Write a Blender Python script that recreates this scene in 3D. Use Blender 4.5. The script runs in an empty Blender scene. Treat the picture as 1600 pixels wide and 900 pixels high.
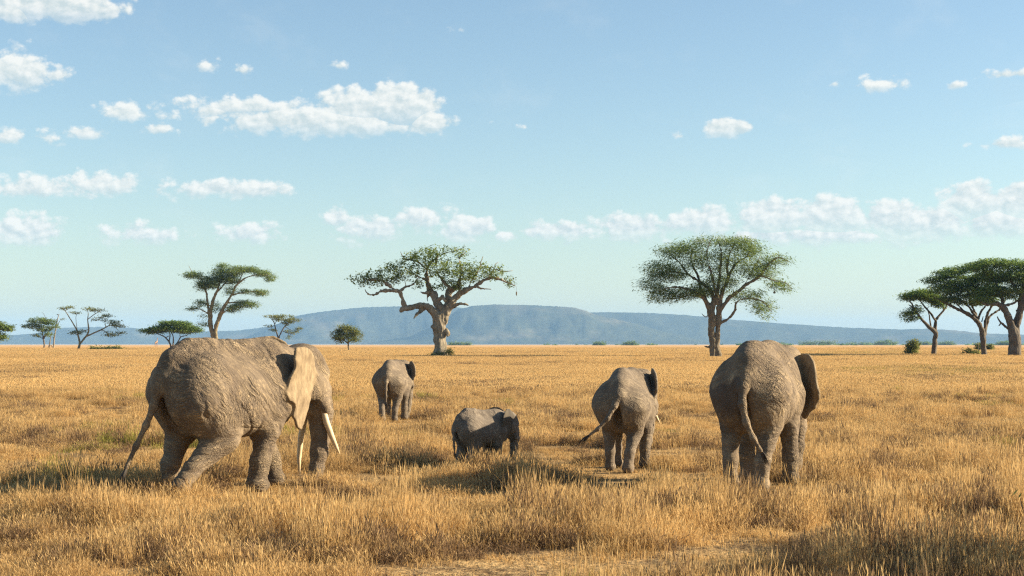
import bpy, math, random
import numpy as np
from mathutils import Vector, Matrix

random.seed(7)
RNG = np.random.default_rng(7)
sc = bpy.context.scene
COL = sc.collection
GRASS = True
TREES = True

# ------------------------------------------------------------------ camera
CAM_Z = 2.5
F = 2400.0            # focal length in photo pixels (photo 1600 wide)
HOR = 538.0           # horizon row in the photo
cam_d = bpy.data.cameras.new("camera")
cam_d.lens = F / 1600 * 36
cam_d.sensor_width = 36
cam_d.shift_y = (HOR - 450) / 1600
cam_d.clip_start = 0.1
cam_d.clip_end = 60000
cam = bpy.data.objects.new("camera", cam_d)
COL.objects.link(cam)
cam.location = (0, 0, CAM_Z)
cam.rotation_euler = (math.pi / 2, 0, 0)
sc.camera = cam

# ------------------------------------------------------------------ render
sc.render.engine = 'CYCLES'
sc.cycles.use_denoising = False
sc.cycles.use_adaptive_sampling = False
sc.cycles.pixel_filter_type = 'BLACKMAN_HARRIS'
sc.cycles.filter_width = 1.25
sc.cycles.max_bounces = 6
sc.cycles.diffuse_bounces = 3
sc.cycles.glossy_bounces = 1
sc.cycles.transmission_bounces = 3
sc.cycles.volume_bounces = 1
sc.cycles.sample_clamp_indirect = 4
sc.view_settings.view_transform = 'Standard'
sc.view_settings.look = 'None'
sc.view_settings.gamma = 1
sc.view_settings.exposure = 1.5

# ------------------------------------------------------------------ sun + sky
SUN_EL, SUN_AZ = math.radians(22), math.radians(-3)      # azimuth: from +X towards the camera
sun_vec = Vector((math.cos(SUN_EL) * math.cos(SUN_AZ), -math.cos(SUN_EL) * math.sin(SUN_AZ), math.sin(SUN_EL)))
sl = bpy.data.lights.new("sun", 'SUN')
sl.energy = 4.9
sl.angle = math.radians(0.5)
sl.color = (1.0, 0.84, 0.61)
so = bpy.data.objects.new("sun", sl)
COL.objects.link(so)
so.rotation_euler = (-sun_vec).to_track_quat('-Z', 'Y').to_euler()
so.location = sun_vec * 100

world = bpy.data.worlds.new("World")
sc.world = world
world.use_nodes = True
WN, WL = world.node_tree.nodes, world.node_tree.links
WN.clear()


def wmath(op, a, b=None, c=None, clamp=False):
    n = WN.new('ShaderNodeMath')
    n.operation = op
    n.use_clamp = clamp
    for i, v in enumerate((a, b, c)):
        if v is None:
            continue
        if isinstance(v, (int, float)):
            n.inputs[i].default_value = v
        else:
            WL.new(v, n.inputs[i])
    return n.outputs[0]


def wsmooth(v, lo, hi, olo=0.0, ohi=1.0):
    n = WN.new('ShaderNodeMapRange')
    n.interpolation_type = 'SMOOTHSTEP'
    n.inputs['From Min'].default_value = lo
    n.inputs['From Max'].default_value = hi
    n.inputs['To Min'].default_value = olo
    n.inputs['To Max'].default_value = ohi
    WL.new(v, n.inputs['Value'])
    return n.outputs[0]


def build_world():
    out = WN.new('ShaderNodeOutputWorld')
    bg = WN.new('ShaderNodeBackground')
    bg.inputs['Strength'].default_value = 0.061
    WL.new(bg.outputs[0], out.inputs[0])
    sky = WN.new('ShaderNodeTexSky')
    sky.sky_type = 'NISHITA'
    sky.sun_disc = False
    sky.sun_elevation = SUN_EL
    sky.sun_rotation = math.pi / 2 + SUN_AZ
    sky.air_density = 1.0
    sky.dust_density = 0.6
    sky.ozone_density = 1.6
    tint = WN.new('ShaderNodeMix')
    tint.data_type = 'RGBA'
    tint.blend_type = 'MULTIPLY'
    tint.inputs[0].default_value = 1.0
    WL.new(sky.outputs[0], tint.inputs[6])
    tint.inputs[7].default_value = (0.955, 1.0, 0.985, 1)
    # clouds, laid out by direction (azimuth, elevation in degrees)
    tc = WN.new('ShaderNodeTexCoord')
    sep = WN.new('ShaderNodeSeparateXYZ')
    WL.new(tc.outputs['Generated'], sep.inputs[0])
    az = wmath('MULTIPLY', wmath('ARCTAN2', sep.outputs[0], sep.outputs[1]), 180 / math.pi)
    el = wmath('MULTIPLY', wmath('ARCSINE', sep.outputs[2]), 180 / math.pi)
    comb = WN.new('ShaderNodeCombineXYZ')
    WL.new(az, comb.inputs[0])
    WL.new(wmath('MULTIPLY', el, 1.35), comb.inputs[1])

    def fbm(scale, detail, rough, off=(0, 0, 0), dist=0.0):
        m = WN.new('ShaderNodeVectorMath')
        m.operation = 'ADD'
        WL.new(comb.outputs[0], m.inputs[0])
        m.inputs[1].default_value = off
        n = WN.new('ShaderNodeTexNoise')
        n.noise_dimensions = '2D'
        n.inputs['Scale'].default_value = scale
        n.inputs['Detail'].default_value = detail
        n.inputs['Roughness'].default_value = rough
        n.inputs['Distortion'].default_value = dist
        WL.new(m.outputs[0], n.inputs['Vector'])
        return n.outputs[0]

    def puffs(off):
        m = WN.new('ShaderNodeVectorMath')
        m.operation = 'ADD'
        WL.new(comb.outputs[0], m.inputs[0])
        m.inputs[1].default_value = off
        v = WN.new('ShaderNodeTexVoronoi')
        v.feature = 'F1'
        v.voronoi_dimensions = '2D'
        v.inputs['Scale'].default_value = 1.25
        v.inputs['Detail'].default_value = 3
        v.inputs['Roughness'].default_value = .5
        v.inputs['Lacunarity'].default_value = 2.3
        WL.new(m.outputs[0], v.inputs['Vector'])
        n = fbm(1.0, 7, .56, off, .3)
        return wmath('ADD', wmath('MULTIPLY', n, .66), wmath('MULTIPLY_ADD', v.outputs['Distance'], -.34, .36))

    n_shape = puffs((3.1, 7.7, 0.2))
    n_sun = puffs((3.1 + 0.16, 7.7 + 0.20, 0.2))
    n_wisp = fbm(0.33, 5, 0.6, (11, 2, 5.0))
    # (px, py, half width, half height up, half height down, density)
    clouds = [
        (75, 8, 125, 30, 28, 1.7), (20, 16, 45, 30, 20, 1.2), (30, 112, 55, 40, 32, 1.1), (90, 118, 35, 18, 14, .45), (15, 214, 34, 16, 14, .8),
        (130, 207, 36, 14, 14, .85), (70, 216, 28, 12, 10, .35), (205, 178, 50, 22, 14, .75), (247, 202, 36, 12, 10, .7),
        (500, 190, 215, 26, 26, 1.2), (390, 168, 110, 20, 16, .75), (620, 165, 75, 38, 42, 1.7), (560, 170, 90, 36, 38, 1.1), (670, 192, 42, 30, 22, 1.2),
        (330, 175, 55, 14, 12, .6), (60, 296, 100, 24, 16, .85), (160, 290, 62, 24, 16, .95), (345, 296, 100, 20, 18, .75),
        (400, 297, 58, 20, 15, .9), (40, 362, 58, 34, 26, 1.0), (215, 365, 72, 22, 22, .75), (385, 365, 58, 22, 18, .85),
        (525, 342, 24, 24, 18, 1.0), (580, 355, 66, 22, 34, .85), (660, 342, 50, 22, 26, .85), (725, 355, 52, 32, 28, 1.1),
        (795, 368, 26, 12, 10, .7), (1135, 200, 42, 17, 18, 1.6), (1062, 213, 14, 7, 6, .5), (1375, 133, 46, 14, 10, .6), (1492, 134, 16, 6, 5, .45),
        (1570, 117, 50, 8, 7, .6), (1580, 226, 50, 10, 8, .55), (1302, 131, 10, 6, 5, .35), (325, 103, 22, 12, 10, .5), (378, 110, 28, 10, 10, .55), (528, 103, 24, 7, 7, .35),
        (870, 360, 80, 16, 18, 0.91), (985, 354, 80, 22, 26, 1.12), (1100, 348, 75, 26, 30, 1.26), (1205, 338, 70, 32, 38, 1.33),
        (1300, 335, 75, 32, 42, 1.33), (1400, 340, 70, 30, 42, 1.26), (1520, 312, 55, 30, 50, 1.54), (1590, 312, 48, 28, 55, 1.54),
        (1450, 345, 90, 26, 40, 1.12), (1560, 345, 80, 24, 34, 1.26), (1250, 368, 200, 14, 22, 0.77), (820, 200, 14, 6, 6, .3), (722, 48, 14, 6, 6, .25),
        (1720, 320, 120, 45, 60, 1.05), (1860, 335, 110, 45, 50, 1.0), (-90, 300, 90, 25, 20, .9), (-120, 190, 80, 30, 25, .8),
    ]
    Fm = None
    T = None
    for (px, py, hw, hu, hd, dens) in clouds:
        u0 = math.degrees(math.atan((px - 800) / F))
        v0 = math.degrees(math.atan((HOR - py) / F * math.cos(math.radians(u0))))
        k = 180 / math.pi / F
        du = wmath('MULTIPLY', wmath('SUBTRACT', az, u0), 1 / (hw * k))
        dv = wmath('SUBTRACT', el, v0)
        up = wmath('MAXIMUM', wmath('MULTIPLY', dv, 1 / (hu * k)), wmath('MULTIPLY', dv, -1 / (hd * k)))
        r2 = wmath('MULTIPLY_ADD', du, du, wmath('MULTIPLY', up, up))
        f = wmath('MULTIPLY_ADD', wmath('SQRT', r2), -dens, dens)         # dens at centre, 0 on the rim
        t = wmath('MULTIPLY', dv, 1 / ((hu + hd) * 0.5 * k))
        if Fm is None:
            Fm, T = f, t
        else:
            g = wmath('GREATER_THAN', f, Fm)
            mx = WN.new('ShaderNodeMix')
            WL.new(g, mx.inputs[0])
            WL.new(T, mx.inputs[2])
            WL.new(t, mx.inputs[3])
            T = mx.outputs[0]
            Fm = wmath('SMOOTH_MAX', Fm, f, 0.15)
    # beyond the frame the same fair-weather sky goes on: scattered puffs
    dens = wmath('ADD', wmath('MULTIPLY_ADD', wmath('MAXIMUM', Fm, -0.6), 1.45, 0.16), wmath('MULTIPLY', wmath('SUBTRACT', n_shape, 0.47), 2.5))
    alpha = wmath('MULTIPLY', wsmooth(dens, 0.0, 0.72), wsmooth(T, -1.0, 0.1, 0.45, 1.0))
    veil = wmath('MULTIPLY', wsmooth(n_wisp, 0.5, 0.85), 0.10)
    lit = wmath('ADD', wmath('MULTIPLY', wmath('SUBTRACT', n_shape, n_sun), 2.6), wmath('MULTIPLY_ADD', T, 0.40, 0.50))
    lit = wmath('ADD', lit, 0.0, clamp=True)
    shade = WN.new('ShaderNodeMix')
    shade.data_type = 'RGBA'
    WL.new(lit, shade.inputs[0])
    shade.inputs[6].default_value = (3.75, 4.3, 4.35, 1)
    shade.inputs[7].default_value = (5.75, 5.75, 5.45, 1)
    m1 = WN.new('ShaderNodeMix')
    m1.data_type = 'RGBA'
    WL.new(wmath('MAXIMUM', wmath('MULTIPLY', alpha, 0.93), veil), m1.inputs[0])
    WL.new(tint.outputs[2], m1.inputs[6])
    WL.new(shade.outputs[2], m1.inputs[7])
    WL.new(m1.outputs[2], bg.inputs['Color'])


build_world()


# ------------------------------------------------------------------ helpers
def sstep(a, b, x):
    t = np.clip((x - a) / (b - a), 0, 1)
    return t * t * (3 - 2 * t)


def _hash(ix, iy, iz, seed):
    h = (ix.astype(np.int64) * 374761393 + iy.astype(np.int64) * 668265263 + iz.astype(np.int64) * 1274126177 + seed * 974634541) & 0xffffffff
    h = ((h ^ (h >> 13)) * 1103515245) & 0xffffffff
    h = ((h ^ (h >> 16)) * 69069 + 12345) & 0xffffffff
    return ((h ^ (h >> 15)) & 0xffffff) / float(0xffffff)


def vnoise(x, y, z=None, seed=0):
    x = np.asarray(x, float)
    y = np.asarray(y, float)
    z = np.zeros_like(x) if z is None else np.asarray(z, float)
    ix, iy, iz = np.floor(x), np.floor(y), np.floor(z)
    fx, fy, fz = x - ix, y - iy, z - iz
    fx, fy, fz = (t * t * t * (t * (t * 6 - 15) + 10) for t in (fx, fy, fz))
    r = 0
    for a in (0, 1):
        for b in (0, 1):
            for c in (0, 1):
                w = (fx if a else 1 - fx) * (fy if b else 1 - fy) * (fz if c else 1 - fz)
                r = r + w * _hash(ix + a, iy + b, iz + c, seed)
    return r


def fbm2(x, y, z=None, seed=0, octv=3):
    r, a, t = 0, 1.0, 0
    z = np.zeros_like(np.asarray(x, float)) if z is None else z
    for k in range(octv):
        r = r + a * vnoise(x * 2 ** k, y * 2 ** k, z * 2 ** k, seed + k)
        t += a
        a *= .5
    return r / t


def ground_z(x, y):
    x = np.asarray(x, float)
    y = np.asarray(y, float)
    near = sstep(140, 60, np.hypot(x, y))
    return 1.2 * sstep(60, 250, y) + near * 0.12 * (vnoise(x / 9, y / 9, seed=3) - .5)


def row_dist(py):
    """distance along the ground at which the flat-ish plain meets photo row py"""
    lo, hi = 5.0, 3000.0
    for _ in range(60):
        m = .5 * (lo + hi)
        if (CAM_Z - 1.2 * float(sstep(60, 250, m))) * F / m > py - HOR:
            lo = m
        else:
            hi = m
    return .5 * (lo + hi)


def mesh_from(name, verts, faces, mat=None, smooth=False, parent=None):
    me = bpy.data.meshes.new(name)
    if isinstance(verts, np.ndarray) and isinstance(faces, np.ndarray):
        nv, nf, k = len(verts), len(faces), faces.shape[1]
        me.vertices.add(nv)
        me.vertices.foreach_set('co', verts.astype(np.float32).ravel())
        me.loops.add(nf * k)
        me.loops.foreach_set('vertex_index', faces.astype(np.int32).ravel())
        me.polygons.add(nf)
        me.polygons.foreach_set('loop_start', np.arange(0, nf * k, k, dtype=np.int32))
        me.update(calc_edges=True)
        me.validate()
    else:
        me.from_pydata([tuple(v) for v in verts], [], [tuple(f) for f in faces])
        me.update()
    if smooth:
        me.polygons.foreach_set('use_smooth', np.ones(len(me.polygons), dtype=bool))
    if mat:
        me.materials.append(mat)
    o = bpy.data.objects.new(name, me)
    COL.objects.link(o)
    if parent:
        o.parent = parent
    return o


def tag(o, label=None, cat=None, group=None, kind=None):
    if label:
        o['label'] = label
    if cat:
        o['category'] = cat
    if group:
        o['group'] = group
    if kind:
        o['kind'] = kind
    return o


def empty(name, loc, rz=0.0):
    o = bpy.data.objects.new(name, None)
    o.empty_display_size = 0.3
    COL.objects.link(o)
    o.location = loc
    o.rotation_euler = (0, 0, rz)
    return o


class NT:
    """tiny node-tree helper"""
    def __init__(self, name):
        self.m = bpy.data.materials.new(name)
        self.m.use_nodes = True
        self.n, self.l = self.m.node_tree.nodes, self.m.node_tree.links
        self.bsdf = self.n['Principled BSDF']
        self.out = self.n['Material Output']

    def node(self, t, **kw):
        n = self.n.new(t)
        for k, v in kw.items():
            setattr(n, k, v)
        return n

    def link(self, a, b):
        self.l.new(a, b)

    def set(self, sock, v):
        if isinstance(v, bpy.types.NodeSocket):
            self.l.new(v, sock)
        else:
            sock.default_value = v

    def noise(self, vec, scale, detail=3, rough=.55, dist=0.0):
        n = self.node('ShaderNodeTexNoise')
        if vec is not None:
            self.link(vec, n.inputs['Vector'])
        n.inputs['Scale'].default_value = scale
        n.inputs['Detail'].default_value = detail
        n.inputs['Roughness'].default_value = rough
        n.inputs['Distortion'].default_value = dist
        return n.outputs[0]

    def ramp(self, v, stops, interp='LINEAR'):
        r = self.node('ShaderNodeValToRGB')
        r.color_ramp.interpolation = interp
        e = r.color_ramp.elements
        while len(e) < len(stops):
            e.new(0.5)
        for el, (p, c) in zip(e, stops):
            el.position = p
            el.color = (*c, 1) if len(c) == 3 else c
        self.link(v, r.inputs[0])
        return r.outputs[0]

    def mix(self, f, a, b, mode='MIX'):
        n = self.node('ShaderNodeMix', data_type='RGBA', blend_type=mode)
        self.set(n.inputs[0], f)
        self.set(n.inputs[6], a if isinstance(a, bpy.types.NodeSocket) else (*a, 1))
        self.set(n.inputs[7], b if isinstance(b, bpy.types.NodeSocket) else (*b, 1))
        return n.outputs[2]

    def math(self, op, a, b=0.0, c=0.0, clamp=False):
        n = self.node('ShaderNodeMath', operation=op, use_clamp=clamp)
        for i, v in enumerate((a, b, c)):
            self.set(n.inputs[i], v)
        return n.outputs[0]

    def maprange(self, v, a, b, c=0.0, d=1.0):
        n = self.node('ShaderNodeMapRange')
        self.set(n.inputs[0], v)
        for i, x in enumerate((a, b, c, d)):
            n.inputs[1 + i].default_value = x
        return n.outputs[0]

    def mapping(self, vec, scale=(1, 1, 1), rot=(0, 0, 0)):
        n = self.node('ShaderNodeMapping')
        self.link(vec, n.inputs[0])
        n.inputs['Scale'].default_value = scale
        n.inputs['Rotation'].default_value = rot
        return n.outputs[0]


# ------------------------------------------------------------------ ground
def ground_material():
    t = NT("dry_savanna_soil")
    geo = t.node('ShaderNodeNewGeometry')
    pos = geo.outputs['Position']
    n1 = t.noise(pos, 0.9, 5, .6)
    n2 = t.noise(pos, 9, 4, .65)
    n3 = t.noise(pos, 0.03, 4, .55)
    soil = t.ramp(n2, [(.34, (.085, .054, .032)), (.52, (.19, .128, .07)), (.68, (.36, .265, .14))])
    straw = t.ramp(n2, [(.3, (.22, .135, .06)), (.55, (.42, .275, .125)), (.75, (.54, .39, .19))])
    near = t.mix(t.maprange(n1, .4, .6), soil, straw)
    # farther out the ground is seen only as the tops of the grass: broad pale and rusty drifts
    far = t.ramp(n3, [(.3, (.46, .28, .125)), (.5, (.53, .33, .155)), (.7, (.58, .38, .19))])
    sep = t.node('ShaderNodeSeparateXYZ')
    t.link(pos, sep.inputs[0])
    d = sep.outputs[1]
    col = t.mix(t.maprange(d, 90, 260), near, far)
    col = t.mix(t.maprange(d, 1600, 3600), col, (.56, .43, .29))
    t.link(col, t.bsdf.inputs['Base Color'])
    t.bsdf.inputs['Roughness'].default_value = 1.0
    t.bsdf.inputs['Specular IOR Level'].default_value = 0.0
    b = t.node('ShaderNodeBump')
    b.inputs['Strength'].default_value = 0.8
    b.inputs['Distance'].default_value = 0.08
    t.link(n2, b.inputs['Height'])
    t.link(b.outputs[0], t.bsdf.inputs['Normal'])
    return t.m


def build_ground():
    ys = list(np.arange(-30, 90, 1.5))
    while ys[-1] < 13500:
        ys.append(ys[-1] * 1.085)
    xs = list(np.arange(0, 66, 1.5))
    while xs[-1] < 7600:
        xs.append(xs[-1] * 1.13)
    xs = np.array([-v for v in xs[:0:-1]] + xs)
    ys = np.array(ys)
    X, Y = np.meshgrid(xs, ys)
    Z = ground_z(X, Y)
    v = np.stack([X.ravel(), Y.ravel(), Z.ravel()], 1)
    nx, ny = len(xs), len(ys)
    i = (np.arange(ny - 1)[:, None] * nx + np.arange(nx - 1)[None]).ravel()
    f = np.stack([i, i + 1, i + nx + 1, i + nx], 1)
    o = mesh_from("ground", v, f, ground_material(), True)
    tag(o, kind='structure')


build_ground()


# ------------------------------------------------------------------ hills
def hill_material():
    t = NT("scrub_hillside")
    geo = t.node('ShaderNodeNewGeometry')
    pos = geo.outputs['Position']
    a = t.noise(t.mapping(pos, (.0022, .0022, .006)), 1, 6, .6)
    b = t.noise(t.mapping(pos, (.02, .02, .05)), 1, 4, .6)
    c1 = t.ramp(b, [(.35, (.042, .05, .034)), (.6, (.064, .07, .044))])
    col = t.mix(t.maprange(a, .56, .72), c1, (.15, .13, .085))
    t.link(col, t.bsdf.inputs['Base Color'])
    t.bsdf.inputs['Roughness'].default_value = 1
    t.bsdf.inputs['Specular IOR Level'].default_value = 0
    return t.m


def build_hills():
    mat = hill_material()
    specs = [
        (9500, 900, [(-700, 538), (-350, 532), (-100, 527), (0, 524), (60, 520), (85, 513), (100, 511), (160, 510), (215, 512), (240, 517), (330, 517), (372, 516), (400, 512), (460, 505), (560, 520), (700, 538)]),
        (8700, 1100, [(300, 538), (380, 528), (410, 515), (440, 503), (458, 494), (485, 489), (505, 486), (560, 480), (620, 478), (690, 478), (740, 482), (800, 490), (900, 515), (980, 538)]),
        (8500, 1200, [(700, 538), (800, 500), (880, 490), (935, 487), (1000, 488), (1050, 490), (1100, 494), (1150, 499), (1200, 503), (1300, 510), (1400, 514), (1455, 513), (1500, 516), (1535, 520), (1600, 522), (1700, 525), (1850, 530), (2100, 534), (2400, 538)]),
        (7600, 900, [(560, 538), (640, 525), (680, 507), (700, 494), (715, 483), (740, 477), (770, 475), (830, 476), (872, 478), (898, 480), (914, 484), (930, 491), (985, 503), (1040, 518), (1100, 532), (1130, 538)]),
    ]
    for hi, (D, W, prof) in enumerate(specs):
        p = np.array(prof, float)
        nx, nt = 320, 30
        u = np.linspace(p[0, 0], p[-1, 0], nx)
        top = np.interp(u, p[:, 0], p[:, 1])
        k = np.ones(5) / 5
        top = np.convolve(np.pad(top, 2, mode='edge'), k, 'valid')
        h = (HOR - top) / F * D
        ts = np.concatenate([np.linspace(0, 1, nt), 1 + np.linspace(.1, 1, 8)])
        U, Tt = np.meshgrid(u, ts)
        Hh = np.tile(h, (len(ts), 1))
        dist = D - W * (1 - Tt)
        # concave foot, steep upper scarp, flat top; gullies run down the slope
        S = np.where(Tt < 1, .55 * sstep(0.45, .92, Tt) + .45 * np.clip(Tt / .95, 0, 1) ** 1.3, 1.0)
        S = np.where(Tt > 1.15, 1 - .9 * sstep(1.15, 2, Tt), S)
        g = fbm2(U / 40, Tt * 5, seed=20 + hi, octv=4) - .5
        S = S + g * .30 * np.clip(S * (1 - S) * 4, 0, 1)
        rid = (vnoise(U * .55, U * 0, seed=31 + hi) + vnoise(U * 1.3, U * 0, seed=41 + hi) - 1) * 2.6 * (Hh > 20) * sstep(.8, 1, Tt)
        Z = 1.2 + (CAM_Z - 1.2) + Hh * np.clip(S, 0, 1.05) + rid - 9 * (1 - np.clip(S * 4, 0, 1)) - 3
        X = (U - 800) / F * dist
        v = np.stack([X.ravel(), dist.ravel(), Z.ravel()], 1)
        ny = len(ts)
        i = (np.arange(ny - 1)[:, None] * nx + np.arange(nx - 1)[None]).ravel()
        f = np.stack([i, i + 1, i + nx + 1, i + nx], 1)
        o = mesh_from("hill", v, f, mat, True)
        tag(o, kind='structure')


build_hills()

# ------------------------------------------------------------------ haze: one closed box of even pale air
HAZE = 6.6e-5


def build_haze():
    x0, x1, y0, y1, z0, z1 = -9500, 9500, -400, 14500, -12, 236
    v = [(x0, y0, z0), (x1, y0, z0), (x1, y1, z0), (x0, y1, z0), (x0, y0, z1), (x1, y0, z1), (x1, y1, z1), (x0, y1, z1)]
    f = [(0, 3, 2, 1), (4, 5, 6, 7), (0, 1, 5, 4), (1, 2, 6, 5), (2, 3, 7, 6), (3, 0, 4, 7)]
    m = bpy.data.materials.new("pale_air")
    m.use_nodes = True
    n, l = m.node_tree.nodes, m.node_tree.links
    n.clear()
    out = n.new('ShaderNodeOutputMaterial')
    pv = n.new('ShaderNodeVolumePrincipled')
    pv.inputs['Color'].default_value = (.29, .56, .95, 1)
    pv.inputs['Density'].default_value = HAZE
    pv.inputs['Anisotropy'].default_value = 0.0
    l.new(pv.outputs[0], out.inputs['Volume'])
    m.cycles.volume_sampling = 'DISTANCE'
    m.cycles.homogeneous_volume = True
    o = mesh_from("haze", v, f, m)
    tag(o, kind='stuff')


build_haze()


# ------------------------------------------------------------------ elephants
class SDF:
    def __init__(self, lo, hi, vox):
        self.o = np.array(lo, np.float32)
        self.v = vox
        self.n = np.ceil((np.array(hi) - np.array(lo)) / vox).astype(int) + 1
        self.a = np.full(self.n, 9.0, np.float32)

    def _sl(self, lo, hi):
        a = np.clip(np.floor((np.array(lo) - self.o) / self.v).astype(int), 0, self.n - 1)
        b = np.clip(np.ceil((np.array(hi) - self.o) / self.v).astype(int) + 1, 1, self.n)
        ax = [(self.o[i] + self.v * np.arange(a[i], b[i])).astype(np.float32) for i in range(3)]
        return tuple(slice(a[i], b[i]) for i in range(3)), np.meshgrid(*ax, indexing='ij', sparse=True)

    def put(self, fn, lo, hi, k, sub=False):
        m = k + 3 * self.v
        sl, (X, Y, Z) = self._sl(np.array(lo) - m, np.array(hi) + m)
        d = fn(X, Y, Z)
        c = self.a[sl]
        if sub:
            d = -d
            h = np.clip(.5 - .5 * (c - d) / k, 0, 1)
            self.a[sl] = c + (d - c) * h + k * h * (1 - h)
        else:
            h = np.clip(.5 + .5 * (d - c) / k, 0, 1)
            self.a[sl] = d + (c - d) * h - k * h * (1 - h)

    def ell(self, c, r, k=.06, R=None, sub=False):
        c = np.array(c, np.float32)
        r = np.array(r, np.float32)

        def fn(X, Y, Z):
            x, y, z = X - c[0], Y - c[1], Z - c[2]
            if R is not None:
                x, y, z = (R[0][i] * x + R[1][i] * y + R[2][i] * z for i in range(3))
            k0 = np.sqrt((x / r[0]) ** 2 + (y / r[1]) ** 2 + (z / r[2]) ** 2)
            k1 = np.sqrt((x / r[0] ** 2) ** 2 + (y / r[1] ** 2) ** 2 + (z / r[2] ** 2) ** 2) + 1e-6
            return k0 * (k0 - 1) / k1
        m = r.max() if R is not None else r
        self.put(fn, c - m, c + m, k, sub)

    def cap(self, p, q, ra, rb, k=.05):
        p = np.array(p, np.float32)
        q = np.array(q, np.float32)
        ab = q - p
        L2 = float(ab @ ab) + 1e-9

        def fn(X, Y, Z):
            h = np.clip(((X - p[0]) * ab[0] + (Y - p[1]) * ab[1] + (Z - p[2]) * ab[2]) / L2, 0, 1)
            return np.sqrt((X - p[0] - h * ab[0]) ** 2 + (Y - p[1] - h * ab[1]) ** 2 + (Z - p[2] - h * ab[2]) ** 2) - (ra + (rb - ra) * h)
        m = max(ra, rb)
        self.put(fn, np.minimum(p, q) - m, np.maximum(p, q) + m, k)

    def chain(self, pts, k=.05):
        for a, b in zip(pts[:-1], pts[1:]):
            self.cap(a[:3], b[:3], a[3], b[3], k)

    def sheet(self, O, eu, ev, ew, poly, thick, bend, k=.03):
        O, eu, ev, ew = (np.array(t, np.float32) for t in (O, eu, ev, ew))
        poly = np.array(poly, np.float32)
        P3 = O + poly[:, :1] * eu + poly[:, 1:] * ev
        lo, hi = P3.min(0) - .09, P3.max(0) + .09

        def fn(X, Y, Z):
            x, y, z = X - O[0], Y - O[1], Z - O[2]
            U = eu[0] * x + eu[1] * y + eu[2] * z
            V = ev[0] * x + ev[1] * y + ev[2] * z
            W = ew[0] * x + ew[1] * y + ew[2] * z
            W = W - bend(U, V)
            n = len(poly)
            d = np.full(U.shape, 9.0, np.float32)
            s = np.ones(U.shape, np.float32)
            for i in range(n):
                a, b = poly[i], poly[i - 1]
                e = b - a
                wx, wy = U - a[0], V - a[1]
                t = np.clip((wx * e[0] + wy * e[1]) / (e @ e), 0, 1)
                d = np.minimum(d, (wx - e[0] * t) ** 2 + (wy - e[1] * t) ** 2)
                c1, c2, c3 = V >= a[1], V < b[1], e[0] * wy > e[1] * wx
                s = np.where((c1 & c2 & c3) | (~c1 & ~c2 & ~c3), -s, s)
            d = s * np.sqrt(d)
            q = np.abs(W) - thick
            return np.maximum(d, q) * .8
        self.put(fn, lo, hi, k)
        return fn

    def mesh(self):
        a = self.a
        ins = a < 0
        c = [ins[i:ins.shape[0] - 1 + i, j:ins.shape[1] - 1 + j, k:ins.shape[2] - 1 + k] for i in (0, 1) for j in (0, 1) for k in (0, 1)]
        tot = sum(x.astype(np.int8) for x in c)
        act = (tot > 0) & (tot < 8)
        idx = np.argwhere(act)
        vid = np.full(act.shape, -1, np.int64)
        vid[act] = np.arange(len(idx))
        off = [(i, j, k) for i in (0, 1) for j in (0, 1) for k in (0, 1)]
        val = [a[idx[:, 0] + i, idx[:, 1] + j, idx[:, 2] + k] for i, j, k in off]
        acc = np.zeros((len(idx), 3))
        cnt = np.zeros(len(idx))
        for p in range(8):
            for q in range(p + 1, 8):
                if sum(abs(off[p][t] - off[q][t]) for t in range(3)) != 1:
                    continue
                m = (val[p] < 0) != (val[q] < 0)
                t = val[p][m] / (val[p][m] - val[q][m])
                op, oq = np.array(off[p], float), np.array(off[q], float)
                acc[m] += op + t[:, None] * (oq - op)
                cnt[m] += 1
        V = self.o + self.v * (idx + acc / cnt[:, None])
        faces = []
        for ax in range(3):
            b1, b2 = (ax + 1) % 3, (ax + 2) % 3
            s0 = [slice(None)] * 3
            s1 = [slice(None)] * 3
            s0[ax] = slice(0, -1)
            s1[ax] = slice(1, None)
            A, B = ins[tuple(s0)], ins[tuple(s1)]
            e = np.argwhere(A != B)
            e = e[(e[:, b1] > 0) & (e[:, b2] > 0)]
            e = e[(e[:, b1] < act.shape[b1]) & (e[:, b2] < act.shape[b2])]
            flip = A[e[:, 0], e[:, 1], e[:, 2]]

            def g(d1, d2):
                t = e.copy()
                t[:, b1] -= d1
                t[:, b2] -= d2
                return vid[t[:, 0], t[:, 1], t[:, 2]]
            q = np.stack([g(1, 1), g(0, 1), g(0, 0), g(1, 0)], 1)
            q[~flip] = q[~flip][:, ::-1]
            faces.append(q)
        Fc = np.concatenate(faces)
        Fc = Fc[(Fc >= 0).all(1)]
        return V, Fc


def rot_z(a):
    c, s = math.cos(a), math.sin(a)
    return np.array([[c, -s, 0], [s, c, 0], [0, 0, 1]])


def rot_y(a):
    c, s = math.cos(a), math.sin(a)
    return np.array([[c, 0, s], [0, 1, 0], [-s, 0, c]])


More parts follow.
